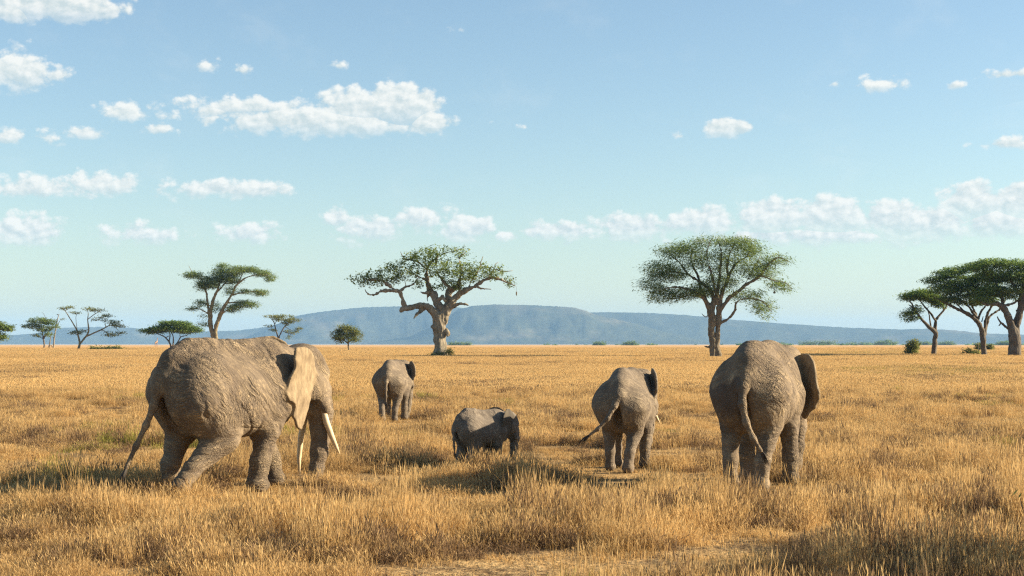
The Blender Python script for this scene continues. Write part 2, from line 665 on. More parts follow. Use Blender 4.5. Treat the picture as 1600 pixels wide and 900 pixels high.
def skin_material(name, base, dust, dark=(.09, .07, .055), wr=1.0, stain=False, eardark=1.0):
    t = NT(name)
    tc = t.node('ShaderNodeTexCoord')
    P = tc.outputs['Object']
    legw = t.node('ShaderNodeAttribute', attribute_name='leg').outputs['Fac']
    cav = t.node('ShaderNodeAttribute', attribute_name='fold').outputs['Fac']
    warp = t.node('ShaderNodeVectorMath', operation='MULTIPLY_ADD')
    nz = t.node('ShaderNodeTexNoise')
    nz.inputs['Scale'].default_value = 1.6
    t.link(P, nz.inputs['Vector'])
    t.link(nz.outputs['Color'], warp.inputs[0])
    warp.inputs[1].default_value = (.42, .42, .42)
    t.link(P, warp.inputs[2])
    W = warp.outputs[0]
    def dots(sa, sb, sy):
        cmb = t.node('ShaderNodeCombineXYZ')
        for q, v in enumerate(((.80 * sa, .12 * sa, .60 * sa), (0, sy, 0), (-.60 * sb, 0, .80 * sb))):
            dn = t.node('ShaderNodeVectorMath', operation='DOT_PRODUCT')
            t.link(W, dn.inputs[0])
            dn.inputs[1].default_value = v
            t.link(dn.outputs['Value'], cmb.inputs[q])
        return cmb.outputs[0]
    body = t.noise(dots(11, 2.2, 3.5), 1.0, 3, .55)
    body2 = t.noise(dots(27, 5.5, 9), 1.0, 3, .55)
    leg = t.noise(t.mapping(W, (6, 6, 26)), 1.0, 3, .55)
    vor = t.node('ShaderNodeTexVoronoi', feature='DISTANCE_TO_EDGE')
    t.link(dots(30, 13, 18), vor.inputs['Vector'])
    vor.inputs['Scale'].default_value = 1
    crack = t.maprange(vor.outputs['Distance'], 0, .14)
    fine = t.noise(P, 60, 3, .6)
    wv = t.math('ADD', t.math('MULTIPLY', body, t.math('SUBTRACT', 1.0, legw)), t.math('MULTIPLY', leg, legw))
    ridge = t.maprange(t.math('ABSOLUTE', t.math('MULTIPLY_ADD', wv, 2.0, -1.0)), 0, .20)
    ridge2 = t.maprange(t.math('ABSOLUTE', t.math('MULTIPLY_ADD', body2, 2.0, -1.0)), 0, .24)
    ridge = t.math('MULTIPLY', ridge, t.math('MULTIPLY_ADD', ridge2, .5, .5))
    hgt = t.math('ADD', t.math('MULTIPLY', ridge, .72), t.math('ADD', t.math('MULTIPLY', crack, .34), t.math('MULTIPLY', fine, .22)))
    b = t.node('ShaderNodeBump')
    b.inputs['Strength'].default_value = 1.0
    b.inputs['Distance'].default_value = .024 * wr
    em = t.math('MULTIPLY_ADD', t.node('ShaderNodeAttribute', attribute_name='ear').outputs['Fac'], -.8, 1.0)
    calm = t.maprange(t.noise(P, 1.3, 2, .5), .38, .62, .15, 1.25)
    earn = t.noise(t.mapping(P, (9, 9, 5)), 1.0, 6, .65)
    ef = t.node('ShaderNodeAttribute', attribute_name='ear').outputs['Fac']
    hgt = t.math('ADD', t.math('MULTIPLY', t.math('MULTIPLY', hgt, em), calm), t.math('MULTIPLY', t.math('MULTIPLY', earn, ef), .75))
    t.link(hgt, b.inputs['Height'])
    t.link(b.outputs[0], t.bsdf.inputs['Normal'])
    blot = t.noise(P, 1.9, 6, .68)
    col = t.mix(t.maprange(blot, .35, .68), base, dust)
    col = t.mix(t.math('MULTIPLY', t.math('SUBTRACT', 1.0, t.math('MULTIPLY', ridge, crack)), t.math('MULTIPLY', em, .72)), col, dark)  # shading of creases and cracks put into the skin colour
    col = t.mix(t.math('MULTIPLY', cav, .5, clamp=True), col, dark)  # fold troughs darkened in the colour likewise
    ecol = t.mix(t.maprange(earn, .35, .65), tuple(v * .95 * eardark for v in base), tuple(v * .68 * eardark for v in dust))
    col = t.mix(ef, col, ecol)
    if stain:
        st = t.node('ShaderNodeAttribute', attribute_name='stain').outputs['Fac']
        col = t.mix(t.math('MULTIPLY', st, .8), col, (.075, .06, .05))
    t.link(col, t.bsdf.inputs['Base Color'])
    t.bsdf.inputs['Roughness'].default_value = .88
    t.bsdf.inputs['Specular IOR Level'].default_value = .25
    return t.m


def simple_mat(name, col, rough=.6, var=.25, scale=8, spec=.3):
    t = NT(name)
    tc = t.node('ShaderNodeTexCoord')
    n = t.noise(tc.outputs['Object'], scale, 4, .6)
    c = t.mix(t.maprange(n, .3, .7), tuple(v * (1 - var) for v in col), tuple(min(1, v * (1 + var)) for v in col))
    t.link(c, t.bsdf.inputs['Base Color'])
    t.bsdf.inputs['Roughness'].default_value = rough
    t.bsdf.inputs['Specular IOR Level'].default_value = spec
    return t.m


IVORY = simple_mat("ivory", (.60, .47, .30), .5, .12, 14)
HAIR = simple_mat("coarse_tail_hair", (.035, .028, .022), .7)
EYE = simple_mat("dark_eye", (.02, .012, .008), .15, spec=.6)


def tube(pts, sides=8, cap=True):
    """pts: (x,y,z,r) -> verts, quads/tris lists"""
    P = [Vector(p[:3]) for p in pts]
    V, Fc = [], []
    up = Vector((.3, .17, .93))
    for i, p in enumerate(P):
        d = (P[min(i + 1, len(P) - 1)] - P[max(i - 1, 0)])
        if d.length < 1e-9:
            d = Vector((0, 0, 1))
        d.normalize()
        a = d.cross(up)
        if a.length < 1e-3:
            a = d.cross(Vector((1, 0, 0)))
        a.normalize()
        b = d.cross(a)
        for s in range(sides):
            t = 2 * math.pi * s / sides
            V.append(p + (a * math.cos(t) + b * math.sin(t)) * pts[i][3])
    for i in range(len(P) - 1):
        for s in range(sides):
            s2 = (s + 1) % sides
            Fc.append((i * sides + s, i * sides + s2, (i + 1) * sides + s2, (i + 1) * sides + s))
    if cap:
        Fc.append(tuple(range((len(P) - 1) * sides, len(P) * sides)))
        Fc.append(tuple(range(sides - 1, -1, -1)))
    return V, Fc


def join_tubes(name, tubes, mat, parent, sides=8, smooth=True):
    V, Fc = [], []
    for pts in tubes:
        v, f = tube(pts, sides)
        o = len(V)
        V += v
        Fc += [tuple(i + o for i in q) for q in f]
    return mesh_from(name, V, Fc, mat, smooth, parent)


EAR = [(-.02, .10), (.05, .165), (.14, .195), (.24, .175), (.32, .11), (.365, .01), (.365, -.08), (.335, -.13), (.345, -.17),
       (.30, -.25), (.25, -.31), (.21, -.33), (.17, -.40), (.12, -.43), (.075, -.39), (.04, -.30), (.0, -.18), (-.03, -.06)]


def elephant(px, py, H, heading, P, mat, label, res=135, feet=0.0):
    """px,py: photo point of the ground under mid body; heading: degrees from +Y towards +X"""
    d = row_dist(py)
    x = (px - 800) / F * d
    root = empty("elephant", (x, d, float(ground_z(x, d)) + feet), math.radians(90 - heading))
    tag(root, label, "elephant", "elephant herd walking away through the dry grass")
    S = SDF((-.95, -.62, -.02), (1.15, .62, 1.22), 1.0 / res)
    fat = P.get('fat', 1.0)
    bl = P.get('belly', 0.0)
    # trunk of the body
    S.ell((-.03, 0, .655), (.45, .275 * fat, .262), .05)
    S.ell((-.03, 0, .59 - bl), (.34, .255 * fat, .18), .10)
    S.ell((.27, 0, .66), (.23, .215 * fat, .30), .10)
    S.ell((-.31, 0, .662), (.235, .262 * fat, .264), .10)
    S.ell((-.26, .12 * fat, .755), (.16, .10, .135), .12)
    S.ell((-.26, -.12 * fat, .755), (.16, .10, .135), .12)
    hs = P.get('hips', 0.0)
    S.chain([(-.52, 0, .76, .05), (-.43, 0, .885, .045), (-.31, 0, .945 + hs, .04), (-.16, 0, .945 + hs * .6, .045), (0, 0, .938, .05), (.16, 0, .928, .05), (.29, 0, .922, .055), (.42, 0, .885, .08)], .12)
    # legs
    J = dict(
        hl=[(-.33, .135, .67, .165), (-.25, .145, .42, .112), (-.345, .135, .20, .070), (-.335, .13, .055, .076)],
        hr=[(-.33, -.135, .67, .165), (-.25, -.145, .42, .112), (-.345, -.135, .20, .070), (-.335, -.13, .055, .076)],
        fl=[(.27, .135, .62, .15), (.235, .15, .42, .103), (.26, .145, .20, .075), (.26, .145, .055, .081)],
        fr=[(.27, -.135, .62, .15), (.235, -.15, .42, .103), (.26, -.145, .20, .075), (.26, -.145, .055, .081)])
    J.update(P.get('legs', {}))
    ls = P.get('legw', .9)
    for key in ('hl', 'hr', 'fl', 'fr'):
        pts = [J[key][0]] + [q[:3] + (q[3] * ls,) for q in J[key][1:]]
        S.chain(pts[:2], .07)
        S.chain(pts[1:], .035)
        f = pts[-1]
        S.ell((f[0] + .015, f[1], f[2] - .012), (f[3] * 1.12, f[3] * 1.05, .05), .03)
    # crease between the thighs, flank hollow in front of the thigh
    S.ell((-.50, 0, .42), (.12, .035, .26), .05, sub=True)
    if P.get('hollow', 1):
        for s in (-1, 1):
            S.ell((-.085, s * .31 * fat, .735), (.05, .05, .10), .06, sub=True)
    # head, about the neck pivot
    yaw, pit = math.radians(P.get('yaw', 0)), math.radians(P.get('pitch', 0))
    R = rot_z(yaw) @ rot_y(pit)
    piv = np.array([.44, 0, .82])
    dz = P.get('headz', 0.0)

    def T(p):
        q = R @ (np.array(p[:3]) - piv) + piv + np.array([P.get('headx', 0.0), 0, dz])
        return tuple(q) + tuple(p[3:])
    S.cap((.34, 0, .77), T((.56, 0, .80)), .205, .15, .09)
    S.ell(T((.585, 0, .865)), (.155, .135, .155), .06, R)
    for s in (-1, 1):
        S.ell(T((.555, s * .05, .94)), (.09, .065, .07), .07, R)      # twin domes of the skull
        S.ell(T((.60, s * .10, .76)), (.10, .055, .12), .06, R)       # cheek
        S.ell(T((.685, s * .085, .845)), (.05, .03, .04), .04, R)     # brow
        S.cap(T((.675, s * .075, .72)), T((.735, s * .095, .60)), .055, .042, .05)   # tusk socket
    for s in (-1, 1):
        S.ell(T((.645, s * .15, .875)), (.05, .028, .05), .05, R, sub=True)
    S.ell(T((.675, 0, .79)), (.095, .095, .15), .07, R)
    S.chain([T((.54, 0, .68, .075)), T((.66, 0, .585, .04))], .06)    # jaw
    tr = P.get('trunk', [(.72, 0, .71, .105), (.765, 0, .58, .085), (.785, 0, .44, .068), (.79, 0, .30, .056), (.785, 0, .17, .046), (.77, 0, .06, .038), (.79, 0, .035, .034)])
    S.chain([T(p) for p in tr], .035)
    # ears
    ears = []
    for s, key in ((1, 'earl'), (-1, 'earr')):
        e = P.get(key, {})
        phi = math.radians(e.get('phi', 25))
        tilt = math.radians(e.get('tilt', 0))
        sc_ = e.get('size', 1.0)
        cu = e.get('curl', .5)
        fold = e.get('fold', 0)
        eu0 = np.array([-math.cos(phi), s * math.sin(phi), 0])
        ew0 = np.array([math.sin(phi), s * math.cos(phi), 0])
        ev0 = np.array([0, 0, 1.0])
        eu = math.cos(tilt) * eu0 + math.sin(tilt) * ev0
        ev = -math.sin(tilt) * eu0 + math.cos(tilt) * ev0
        O = T((.565 - e.get('back', 0), s * (.135 + e.get('out', 0)), .87 - e.get('drop', 0)))
        eu, ev, ew = R @ eu, R @ ev, R @ ew0

        def bend(U, V, cu=cu, fold=fold):
            return -cu * U * U - .5 * np.clip(V - .05, 0, 1) ** 2 * 4 + .012 * np.sin(V * 22 + U * 9) * np.clip(U * 4, 0, 1) + .004 * np.sin(U * 40 + V * 10 + 2 * np.sin(V * 14)) * np.clip(U * 6, 0, 1) - fold * np.clip(V + .02, 0, .3) * 1.0
        ears.append(S.sheet(O, eu, ev, ew, [(a * sc_, b * sc_) for a, b in e.get('poly', EAR)], .0115, bend, .014))
    # tail
    tl = P.get('tail', [(-.53, 0, .76, .035), (-.575, 0, .66, .026), (-.585, 0, .54, .020), (-.58, 0, .42, .016), (-.575, 0, .34, .014)])
    S.chain(tl, .03)
    S.a = np.maximum(S.a, -(S.o[2] + S.v * np.arange(S.n[2], dtype=np.float32))[None, None, :])
    V, Fc = S.mesh()
    # normals for displacement
    a, b, c, e = (V[Fc[:, i]] for i in range(4))
    fn = np.cross(c - a, e - b)
    vn = np.zeros_like(V)
    for i in range(4):
        np.add.at(vn, Fc[:, i], fn)
    vn /= np.linalg.norm(vn, axis=1, keepdims=True) + 1e-12
    # thickness-safe region: nothing on ears / tail
    X, Y, Z = V.T
    bodyw = sstep(.50, .36, X) * sstep(-.53, -.48, X) * sstep(.30, .42, Z)
    legw = sstep(.50, .36, Z) * sstep(.62, .5, X) * (1 - sstep(-.50, -.54, X) * sstep(.12, .17, Z))
    trw = sstep(.70, .74, X) * sstep(.68, .6, Z)
    emask = np.zeros(len(V))
    for fe in ears:
        emask = np.maximum(emask, sstep(.02, .006, fe(X, Y, Z)))
    bodyw *= 1 - emask
    legw *= 1 - emask
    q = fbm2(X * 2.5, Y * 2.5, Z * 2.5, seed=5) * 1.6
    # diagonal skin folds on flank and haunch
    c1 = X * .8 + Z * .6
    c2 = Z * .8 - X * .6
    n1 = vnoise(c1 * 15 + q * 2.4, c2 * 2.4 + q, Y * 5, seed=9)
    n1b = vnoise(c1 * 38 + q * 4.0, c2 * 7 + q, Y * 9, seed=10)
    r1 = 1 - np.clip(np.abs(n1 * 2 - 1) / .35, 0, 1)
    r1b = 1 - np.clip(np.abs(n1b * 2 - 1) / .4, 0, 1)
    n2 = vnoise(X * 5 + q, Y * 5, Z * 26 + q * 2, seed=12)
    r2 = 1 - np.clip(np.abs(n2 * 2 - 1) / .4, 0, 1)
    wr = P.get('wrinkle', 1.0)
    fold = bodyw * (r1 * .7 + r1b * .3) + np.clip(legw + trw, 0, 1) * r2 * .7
    lump = (fbm2(X * 7, Y * 7, Z * 7, seed=15) - .5) * .010 * np.clip(bodyw + legw, 0, 1)
    V = V + vn * (lump - fold * .0078 * wr)[:, None]
    body = mesh_from("body", V * H, Fc, mat, True, root)
    me = body.data
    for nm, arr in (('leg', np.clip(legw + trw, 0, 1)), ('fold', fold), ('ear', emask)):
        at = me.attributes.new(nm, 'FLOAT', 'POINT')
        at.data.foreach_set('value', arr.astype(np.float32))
    if P.get('stain'):
        # dried mud on the left haunch below a wavy upper edge, darker towards the crotch
        edge = .735 + .03 * np.sin(Y * 21 + .6) + .02 * np.sin(Y * 47)
        st = sstep(edge + .012, edge - .012, Z) * sstep(-.34, -.42, X) * sstep(-.03, .03, Y) * sstep(.40, .60, Z)
        at = me.attributes.new('stain', 'FLOAT', 'POINT')
        at.data.foreach_set('value', st.astype(np.float32))
    # tail hair
    ti = np.array(tl[-1][:3])
    dirn = ti - np.array(tl[-2][:3])
    dirn /= np.linalg.norm(dirn)
    hair = []
    rr = random.Random(3)
    for i in range(16):
        j = np.array([rr.uniform(-.02, .02), rr.uniform(-.03, .03), rr.uniform(-.02, .02)]) * P.get('tuft', .8)
        L = rr.uniform(.08, .16) * P.get('tuft', .8)
        hair.append([tuple((ti - dirn * .04) * H) + (.004 * H,), tuple((ti + dirn * L * .5 + j * .6) * H) + (.0045 * H,), tuple((ti + dirn * L + j + np.array([0, 0, -.02])) * H) + (.001 * H,)])
    tag(join_tubes("tail_tuft", hair, HAIR, root, 5), kind='stuff')
    for s in (-1, 1):
        tk = P.get('tuskl' if s > 0 else 'tuskr', P.get('tusk'))
        if tk:
            pts = [T((tx, s * ty, tz, tr_)) for tx, ty, tz, tr_ in tk]
            pts = [tuple(H * v for v in p) for p in pts]
            v, f = tube(pts, 12)
            mesh_from("tusk", v, f, IVORY, True, root)
        ep = T((.715, s * .103, .825))
        v, f = [], []
        for a_ in range(7):
            th = math.pi * a_ / 6
            for b_ in range(10):
                ph = 2 * math.pi * b_ / 10
                v.append(tuple(H * (ep[i] + .016 * (math.sin(th) * math.cos(ph), math.sin(th) * math.sin(ph), math.cos(th))[i]) for i in range(3)))
        f = [(a_ * 10 + b_, a_ * 10 + (b_ + 1) % 10, (a_ + 1) * 10 + (b_ + 1) % 10, (a_ + 1) * 10 + b_) for a_ in range(6) for b_ in range(10)]
        mesh_from("eye", v, f, EYE, True, root)
    return root


def build_elephants():
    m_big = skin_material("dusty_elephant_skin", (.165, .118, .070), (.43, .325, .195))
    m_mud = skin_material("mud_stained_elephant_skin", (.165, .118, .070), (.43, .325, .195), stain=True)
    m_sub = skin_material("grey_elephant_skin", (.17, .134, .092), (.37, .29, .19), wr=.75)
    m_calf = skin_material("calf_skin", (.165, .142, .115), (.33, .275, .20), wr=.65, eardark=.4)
    # 1: big cow with tusks, stepping off with her right hind leg
    elephant(357, 767, 2.57, 42, dict(headx=.055,
        yaw=-2, pitch=8, fat=1.13, belly=.055, hips=.0, legw=.82, wrinkle=1.25, headz=-.03,
        legs=dict(hr=[(-.31, -.145, .61, .195), (-.175, -.16, .375, .138), (-.40, -.15, .18, .070), (-.50, -.15, .07, .072)],
                  hl=[(-.33, .135, .66, .175), (-.28, .15, .40, .118), (-.36, .145, .19, .072), (-.35, .145, .055, .078)],
                  fr=[(.27, -.135, .62, .155), (.21, -.15, .42, .105), (.15, -.145, .20, .080), (.12, -.145, .055, .086)],
                  fl=[(.29, .135, .62, .15), (.36, .15, .42, .105), (.47, .145, .20, .080), (.50, .145, .055, .086)]),
        earr=dict(phi=25, curl=.05, out=.055, drop=-.02, back=.065, poly=[(0.0, 0.05), (0.065, 0.085), (0.143, 0.092), (0.234, 0.075), (0.267, 0), (0.26, -0.07), (0.286, -0.13), (0.293, -0.2), (0.312, -0.235), (0.28, -0.285), (0.221, -0.3), (0.195, -0.325), (0.182, -0.38), (0.15, -0.4), (0.113, -0.45), (0.061, -0.465), (0.026, -0.41), (-0.013, -0.3), (-0.046, -0.17), (-0.065, -0.06)]), earl=dict(phi=30),
        tuskr=[(.72, .09, .60, .020), (.75, .105, .51, .023), (.80, .115, .42, .020), (.855, .12, .34, .013), (.89, .12, .295, .004)],
        tuskl=[(.72, .09, .62, .020), (.735, .12, .52, .023), (.745, .15, .38, .021), (.765, .17, .24, .016), (.79, .175, .12, .005)],
        trunk=[(.72, 0, .71, .110), (.77, 0, .58, .090), (.79, -.01, .44, .072), (.79, -.015, .30, .060), (.78, -.02, .17, .050), (.77, -.02, .06, .040), (.79, -.02, .035, .036)],
        tail=[(-.50, 0, .80, .045), (-.555, 0, .70, .034), (-.575, .02, .58, .024), (-.61, .055, .46, .0175), (-.66, .09, .33, .015), (-.715, .12, .19, .0135)]),
        m_big, "large tusked elephant lifting its right hind leg, right ear flapped open")
    # 2: big cow seen from behind, on the right
    elephant(1188, 760, 2.52, 21, dict(
        yaw=-22, pitch=4, fat=.88, tuft=.55, belly=.0, hips=.0, stain=True, headz=-.03,
        legw=.72, legs=dict(hr=[(-.33, -.125, .66, .15), (-.28, -.125, .45, .115), (-.38, -.095, .20, .072), (-.40, -.085, .055, .078)],
                  hl=[(-.33, .13, .67, .15), (-.25, .145, .46, .115), (-.30, .145, .20, .070), (-.29, .145, .055, .076)],
                  fr=[(.27, -.13, .62, .14), (.26, -.15, .43, .100), (.24, -.165, .20, .078), (.22, -.17, .055, .084)],
                  fl=[(.27, .135, .62, .15), (.20, .14, .42, .103), (.16, .13, .20, .075), (.14, .12, .055, .081)]),
        earr=dict(phi=74, curl=.3, out=.0, drop=-.02, size=.95, poly=[(-.04, .03), (.01, .07), (.06, .08), (.12, .07), (.17, .015), (.215, -.08), (.255, -.17), (.272, -.215), (.262, -.255), (.22, -.30), (.205, -.335), (.165, -.36), (.14, -.395), (.10, -.42), (.05, -.38), (.0, -.24), (-.03, -.1)]), earl=dict(phi=5, size=.7),
        tail=[(-.52, 0, .79, .038), (-.575, 0, .71, .030), (-.60, -.005, .60, .024), (-.60, -.03, .48, .020), (-.58, -.075, .37, .017), (-.56, -.12, .29, .015)]),
        m_mud, "large elephant seen from behind with tail hanging down, mud stain on left haunch")
    # 3: half-grown elephant left of it
    elephant(979, 732, 2.0, 14, dict(
        yaw=-22, pitch=10, fat=.85, belly=-.012, legw=.68, hips=.012, wrinkle=.6,
        legs=dict(hr=[(-.33, -.13, .64, .17), (-.27, -.13, .40, .115), (-.41, -.10, .19, .072), (-.44, -.09, .055, .078)],
                  hl=[(-.33, .13, .66, .165), (-.22, .13, .40, .105), (-.26, .12, .19, .066), (-.26, .12, .055, .072)]),
        earr=dict(phi=42, curl=.1, size=.88, drop=.02), earl=dict(phi=5, size=.65),
        tusk=[(.72, .09, .62, .016), (.75, .105, .57, .016), (.79, .12, .52, .011), (.82, .125, .49, .003)],
        tail=[(-.52, 0, .77, .034), (-.58, .02, .66, .026), (-.62, .08, .54, .020), (-.64, .17, .44, .016), (-.65, .25, .38, .014)]),
        m_sub, "half-grown elephant walking away, tail swung out to the left, trunk hanging", res=115)
    # 4: calf deep in the grass
    elephant(752, 729, 1.17, 54, dict(
        yaw=-4, pitch=14, fat=1.0, belly=.03, hips=.04, wrinkle=.4, hollow=0, headz=-.02,
        earr=dict(phi=32, curl=.2, size=.92), earl=dict(phi=40),
        legs=dict(hr=[(-.33, -.13, .64, .17), (-.25, -.145, .40, .125), (-.32, -.14, .19, .085), (-.31, -.14, .055, .088)],
                  hl=[(-.33, .13, .66, .17), (-.27, .145, .40, .125), (-.36, .14, .19, .085), (-.36, .14, .055, .088)]),
        trunk=[(.72, 0, .71, .105), (.775, 0, .58, .085), (.80, 0, .44, .068), (.82, 0, .30, .056), (.835, 0, .17, .048), (.84, 0, .09, .04)],
        tail=[(-.52, 0, .76, .034), (-.575, 0, .66, .026), (-.58, 0, .52, .020), (-.57, 0, .40, .016), (-.565, 0, .32, .014)]),
        m_calf, "small elephant calf half hidden in the tall grass", res=100)
    # 5: distant young elephant
    elephant(614, 657, 1.95, 7, dict(
        yaw=-26, pitch=6, fat=.78, legw=.70, hips=.01, wrinkle=.5,
        earr=dict(phi=62, curl=.15, size=.82, tilt=-10), earl=dict(phi=5, size=.65),
        legs=dict(hr=[(-.33, -.13, .64, .17), (-.27, -.13, .40, .115), (-.33, -.10, .19, .070), (-.32, -.09, .055, .076)],
                  hl=[(-.33, .13, .66, .165), (-.28, .13, .40, .105), (-.42, .10, .19, .066), (-.44, .09, .055, .072)])),
        m_sub, "distant young elephant seen from behind with its right ear held out", res=90)


build_elephants()

# ------------------------------------------------------------------ trees
def bark_material(name, a, b, scale=3.0):
    t = NT(name)
    tc = t.node('ShaderNodeTexCoord')
    P = tc.outputs['Object']
    n = t.noise(t.mapping(P, (scale * 2.2, scale * 2.2, scale * .6)), 1, 5, .65)
    big = t.noise(P, scale * .35, 3, .5)
    col = t.mix(t.maprange(n, .35, .66), a, b)
    col = t.mix(t.math('MULTIPLY', t.maprange(big, .5, .7), .5), col, tuple(v * .6 for v in a))
    t.link(col, t.bsdf.inputs['Base Color'])
    t.bsdf.inputs['Roughness'].default_value = .95
    t.bsdf.inputs['Specular IOR Level'].default_value = .15
    bp = t.node('ShaderNodeBump')
    bp.inputs['Strength'].default_value = 1
    bp.inputs['Distance'].default_value = .08
    t.link(n, bp.inputs['Height'])
    t.link(bp.outputs[0], t.bsdf.inputs['Normal'])
    return t.m


def leaf_material(name, a, b, c, amount=.3):
    t = NT(name)
    at = t.node('ShaderNodeAttribute', attribute_name='tint').outputs['Fac']
    col = t.ramp(at, [(0, a), (.5, b), (1, c)])
    dif = t.node('ShaderNodeBsdfDiffuse')
    trl = t.node('ShaderNodeBsdfTranslucent')
    t.link(col, dif.inputs[0])
    t.link(col, trl.inputs[0])
    m = t.node('ShaderNodeMixShader')
    m.inputs[0].default_value = amount
    t.link(dif.outputs[0], m.inputs[1])
    t.link(trl.outputs[0], m.inputs[2])
    t.link(m.outputs[0], t.out.inputs[0])
    return t.m


class Tree:
    """limbs are given as photo points and turned into metres at the tree's own distance"""
    def __init__(self, origin, zoom, base, dist, seed, rk=1.0):
        self.o, self.z, self.b = origin, zoom, base
        self.d = dist
        self.k = dist / F / zoom
        self.rs = np.random.default_rng(seed)
        self.rk = rk
        self.tubes = []
        self.nodes = []      # position, radius, tube index
        self.twigs = []
        self.leaf_p = []

    def pt(self, zx, zy, dep=0.0):
        return np.array([(zx - self.b[0]) * self.k, dep, (self.b[1] - zy) * self.k])

    def limb(self, pts, dep0=0.0, dep1=0.0, wob=.35):
        n = len(pts)
        P = np.array([np.append(self.pt(p[0], p[1], (dep0 + (dep1 - dep0) * i / max(1, n - 1)) * self.k), p[2] * self.k * self.rk) for i, p in enumerate(pts)])
        # smooth resample (Catmull-Rom)
        out = []
        for i in range(n - 1):
            p0, p1, p2, p3 = P[max(i - 1, 0)], P[i], P[i + 1], P[min(i + 2, n - 1)]
            L = np.linalg.norm(p2[:3] - p1[:3])
            m = max(2, int(L / (.35 + 2 * p1[3])) + 1)
            for j in range(m):
                t = j / m
                q = .5 * ((2 * p1) + (-p0 + p2) * t + (2 * p0 - 5 * p1 + 4 * p2 - p3) * t * t + (-p0 + 3 * p1 - 3 * p2 + p3) * t ** 3)
                q[3] = p1[3] + (p2[3] - p1[3]) * t
                q[:3] += self.rs.normal(0, 1, 3) * q[3] * wob * min(1, .16 / q[3]) * (0 if (i == 0 and j == 0) else 1) * np.array([1, 1, .4])
                q[3] *= 1 + self.rs.normal(0, .05)
                out.append(q)
        out.append(P[-1])
        self.tubes.append([tuple(q) for q in out])
        for q in out:
            self.nodes.append((q[0], q[1], q[2], q[3]))

    def crown(self, blobs, n, dep=None, droop=0.0, zlow=None, twig_r=.035, flat=1.0):
        """scatter shoot tips through the crown's volumes and grow twigs to them from the limbs"""
        tips = []
        A = np.array([b[2] * b[3] for b in blobs], float)
        A *= np.array([b[5] if len(b) > 5 else 1.0 for b in blobs])
        cnt = np.maximum(2, (n * A / A.sum()).astype(int))
        for b, c in zip(blobs, cnt):
            rd = b[4] if len(b) > 4 and b[4] else b[2]
            cd = self.rs.uniform(-.25, .25) * rd
            for _ in range(c):
                v = self.rs.normal(0, 1, 3)
                v /= np.linalg.norm(v)
                v *= self.rs.uniform(0.15, 1) ** .45
                tips.append(self.pt(b[0] + v[0] * b[2], b[1] - v[2] * b[3], (cd + v[1] * rd) * self.k))
        tips = np.array(tips)
        N = np.array(self.nodes)
        # only the upper, thinner parts of the limbs carry twigs
        hmin = (self.b[1] - (zlow if zlow else 1e9)) * self.k
        N = N[(N[:, 2] > hmin)]
        pos = N[:, :3]
        rad = N[:, 3]
        d0 = np.array([np.min(np.linalg.norm(pos - t, axis=1)) for t in tips])
        for i in np.argsort(d0):
            t = tips[i]
            dv = t - pos
            cost = np.linalg.norm(dv, axis=1) + .6 * np.clip(-dv[:, 2], 0, 9) + .8 * rad
            j = int(np.argmin(cost))
            s = pos[j]
            L = np.linalg.norm(t - s)
            if L < .12:
                self.leaf_p.append(np.append(t, 0))
                continue
            r0 = min(rad[j] * .7, twig_r * (1 + L * .35))
            m = max(2, int(L / .55) + 1)
            seg = []
            bow = self.rs.normal(0, .10, 3) * L + np.array([0, 0, .12 * L])
            for q in range(m + 1):
                u = q / m
                p = s + (t - s) * u + bow * 4 * u * (1 - u) * .5 + self.rs.normal(0, .05, 3) * min(1, L) * (0 < u < 1)
                seg.append((p[0], p[1], p[2], r0 * (1 - .65 * u)))
            self.twigs.append(seg)
            pos = np.vstack([pos, np.array([v[:3] for v in seg[1:]])])
            rad = np.append(rad, [v[3] for v in seg[1:]])
            self.leaf_p.append(np.append(t, 0))
            if droop:
                pass

    def leaves(self, per, size, spread, flat=.35, tint=(0, 1), droop=0.0, along=.35, wisp=0.0):
        C = np.array(self.leaf_p)[:, :3]
        # leaf clumps also sit along the outer half of the twigs
        ex = []
        for s in self.twigs:
            for v in s[len(s) // 2:]:
                if self.rs.random() < along:
                    ex.append(v[:3])
        if ex:
            C = np.vstack([C, np.array(ex)])
        n = len(C) * per
        c = np.repeat(C, per, 0)
        clump = np.repeat(self.rs.uniform(0, 1, len(C)), per)
        v = self.rs.normal(0, 1, (n, 3)) * .5
        off = v * np.array([spread, spread, spread * flat])
        if droop:
            off[:, 2] -= np.abs(self.rs.normal(0, droop, n))
        p = c + off
        a = self.rs.uniform(0, 2 * np.pi, n)
        s = size * self.rs.uniform(.55, 1.3, n)
        tz = self.rs.normal(0, .45, n)
        e1 = np.stack([np.cos(a), np.sin(a), tz], 1) * s[:, None]
        b = a + np.pi / 2
        e2 = np.stack([np.cos(b), np.sin(b), self.rs.normal(0, .5, n)], 1) * (s * self.rs.uniform(.3, .6, n))[:, None]
        if wisp:      # thin drooping sprays, pointing away from the trunk
            w = self.rs.random(n) < wisp
            o = p[w, :2] / (np.linalg.norm(p[w, :2], axis=1, keepdims=True) + .5) + self.rs.normal(0, .35, (w.sum(), 2))
            e1[w] = np.concatenate([o, -np.abs(self.rs.normal(.45, .4, (w.sum(), 1)))], 1) * self.rs.uniform(.15, .42, (w.sum(), 1))
            e2[w] *= .45
        V = np.stack([p - e1, p + e2 * .9, p + e1, p - e2 * .9], 1).reshape(-1, 3)
        Fc = np.arange(n * 4).reshape(n, 4)
        hue = np.clip(tint[0] + (tint[1] - tint[0]) * (.55 * clump + .45 * self.rs.uniform(0, 1, n)), 0, 1)
        return V, Fc, np.repeat(hue, 4)

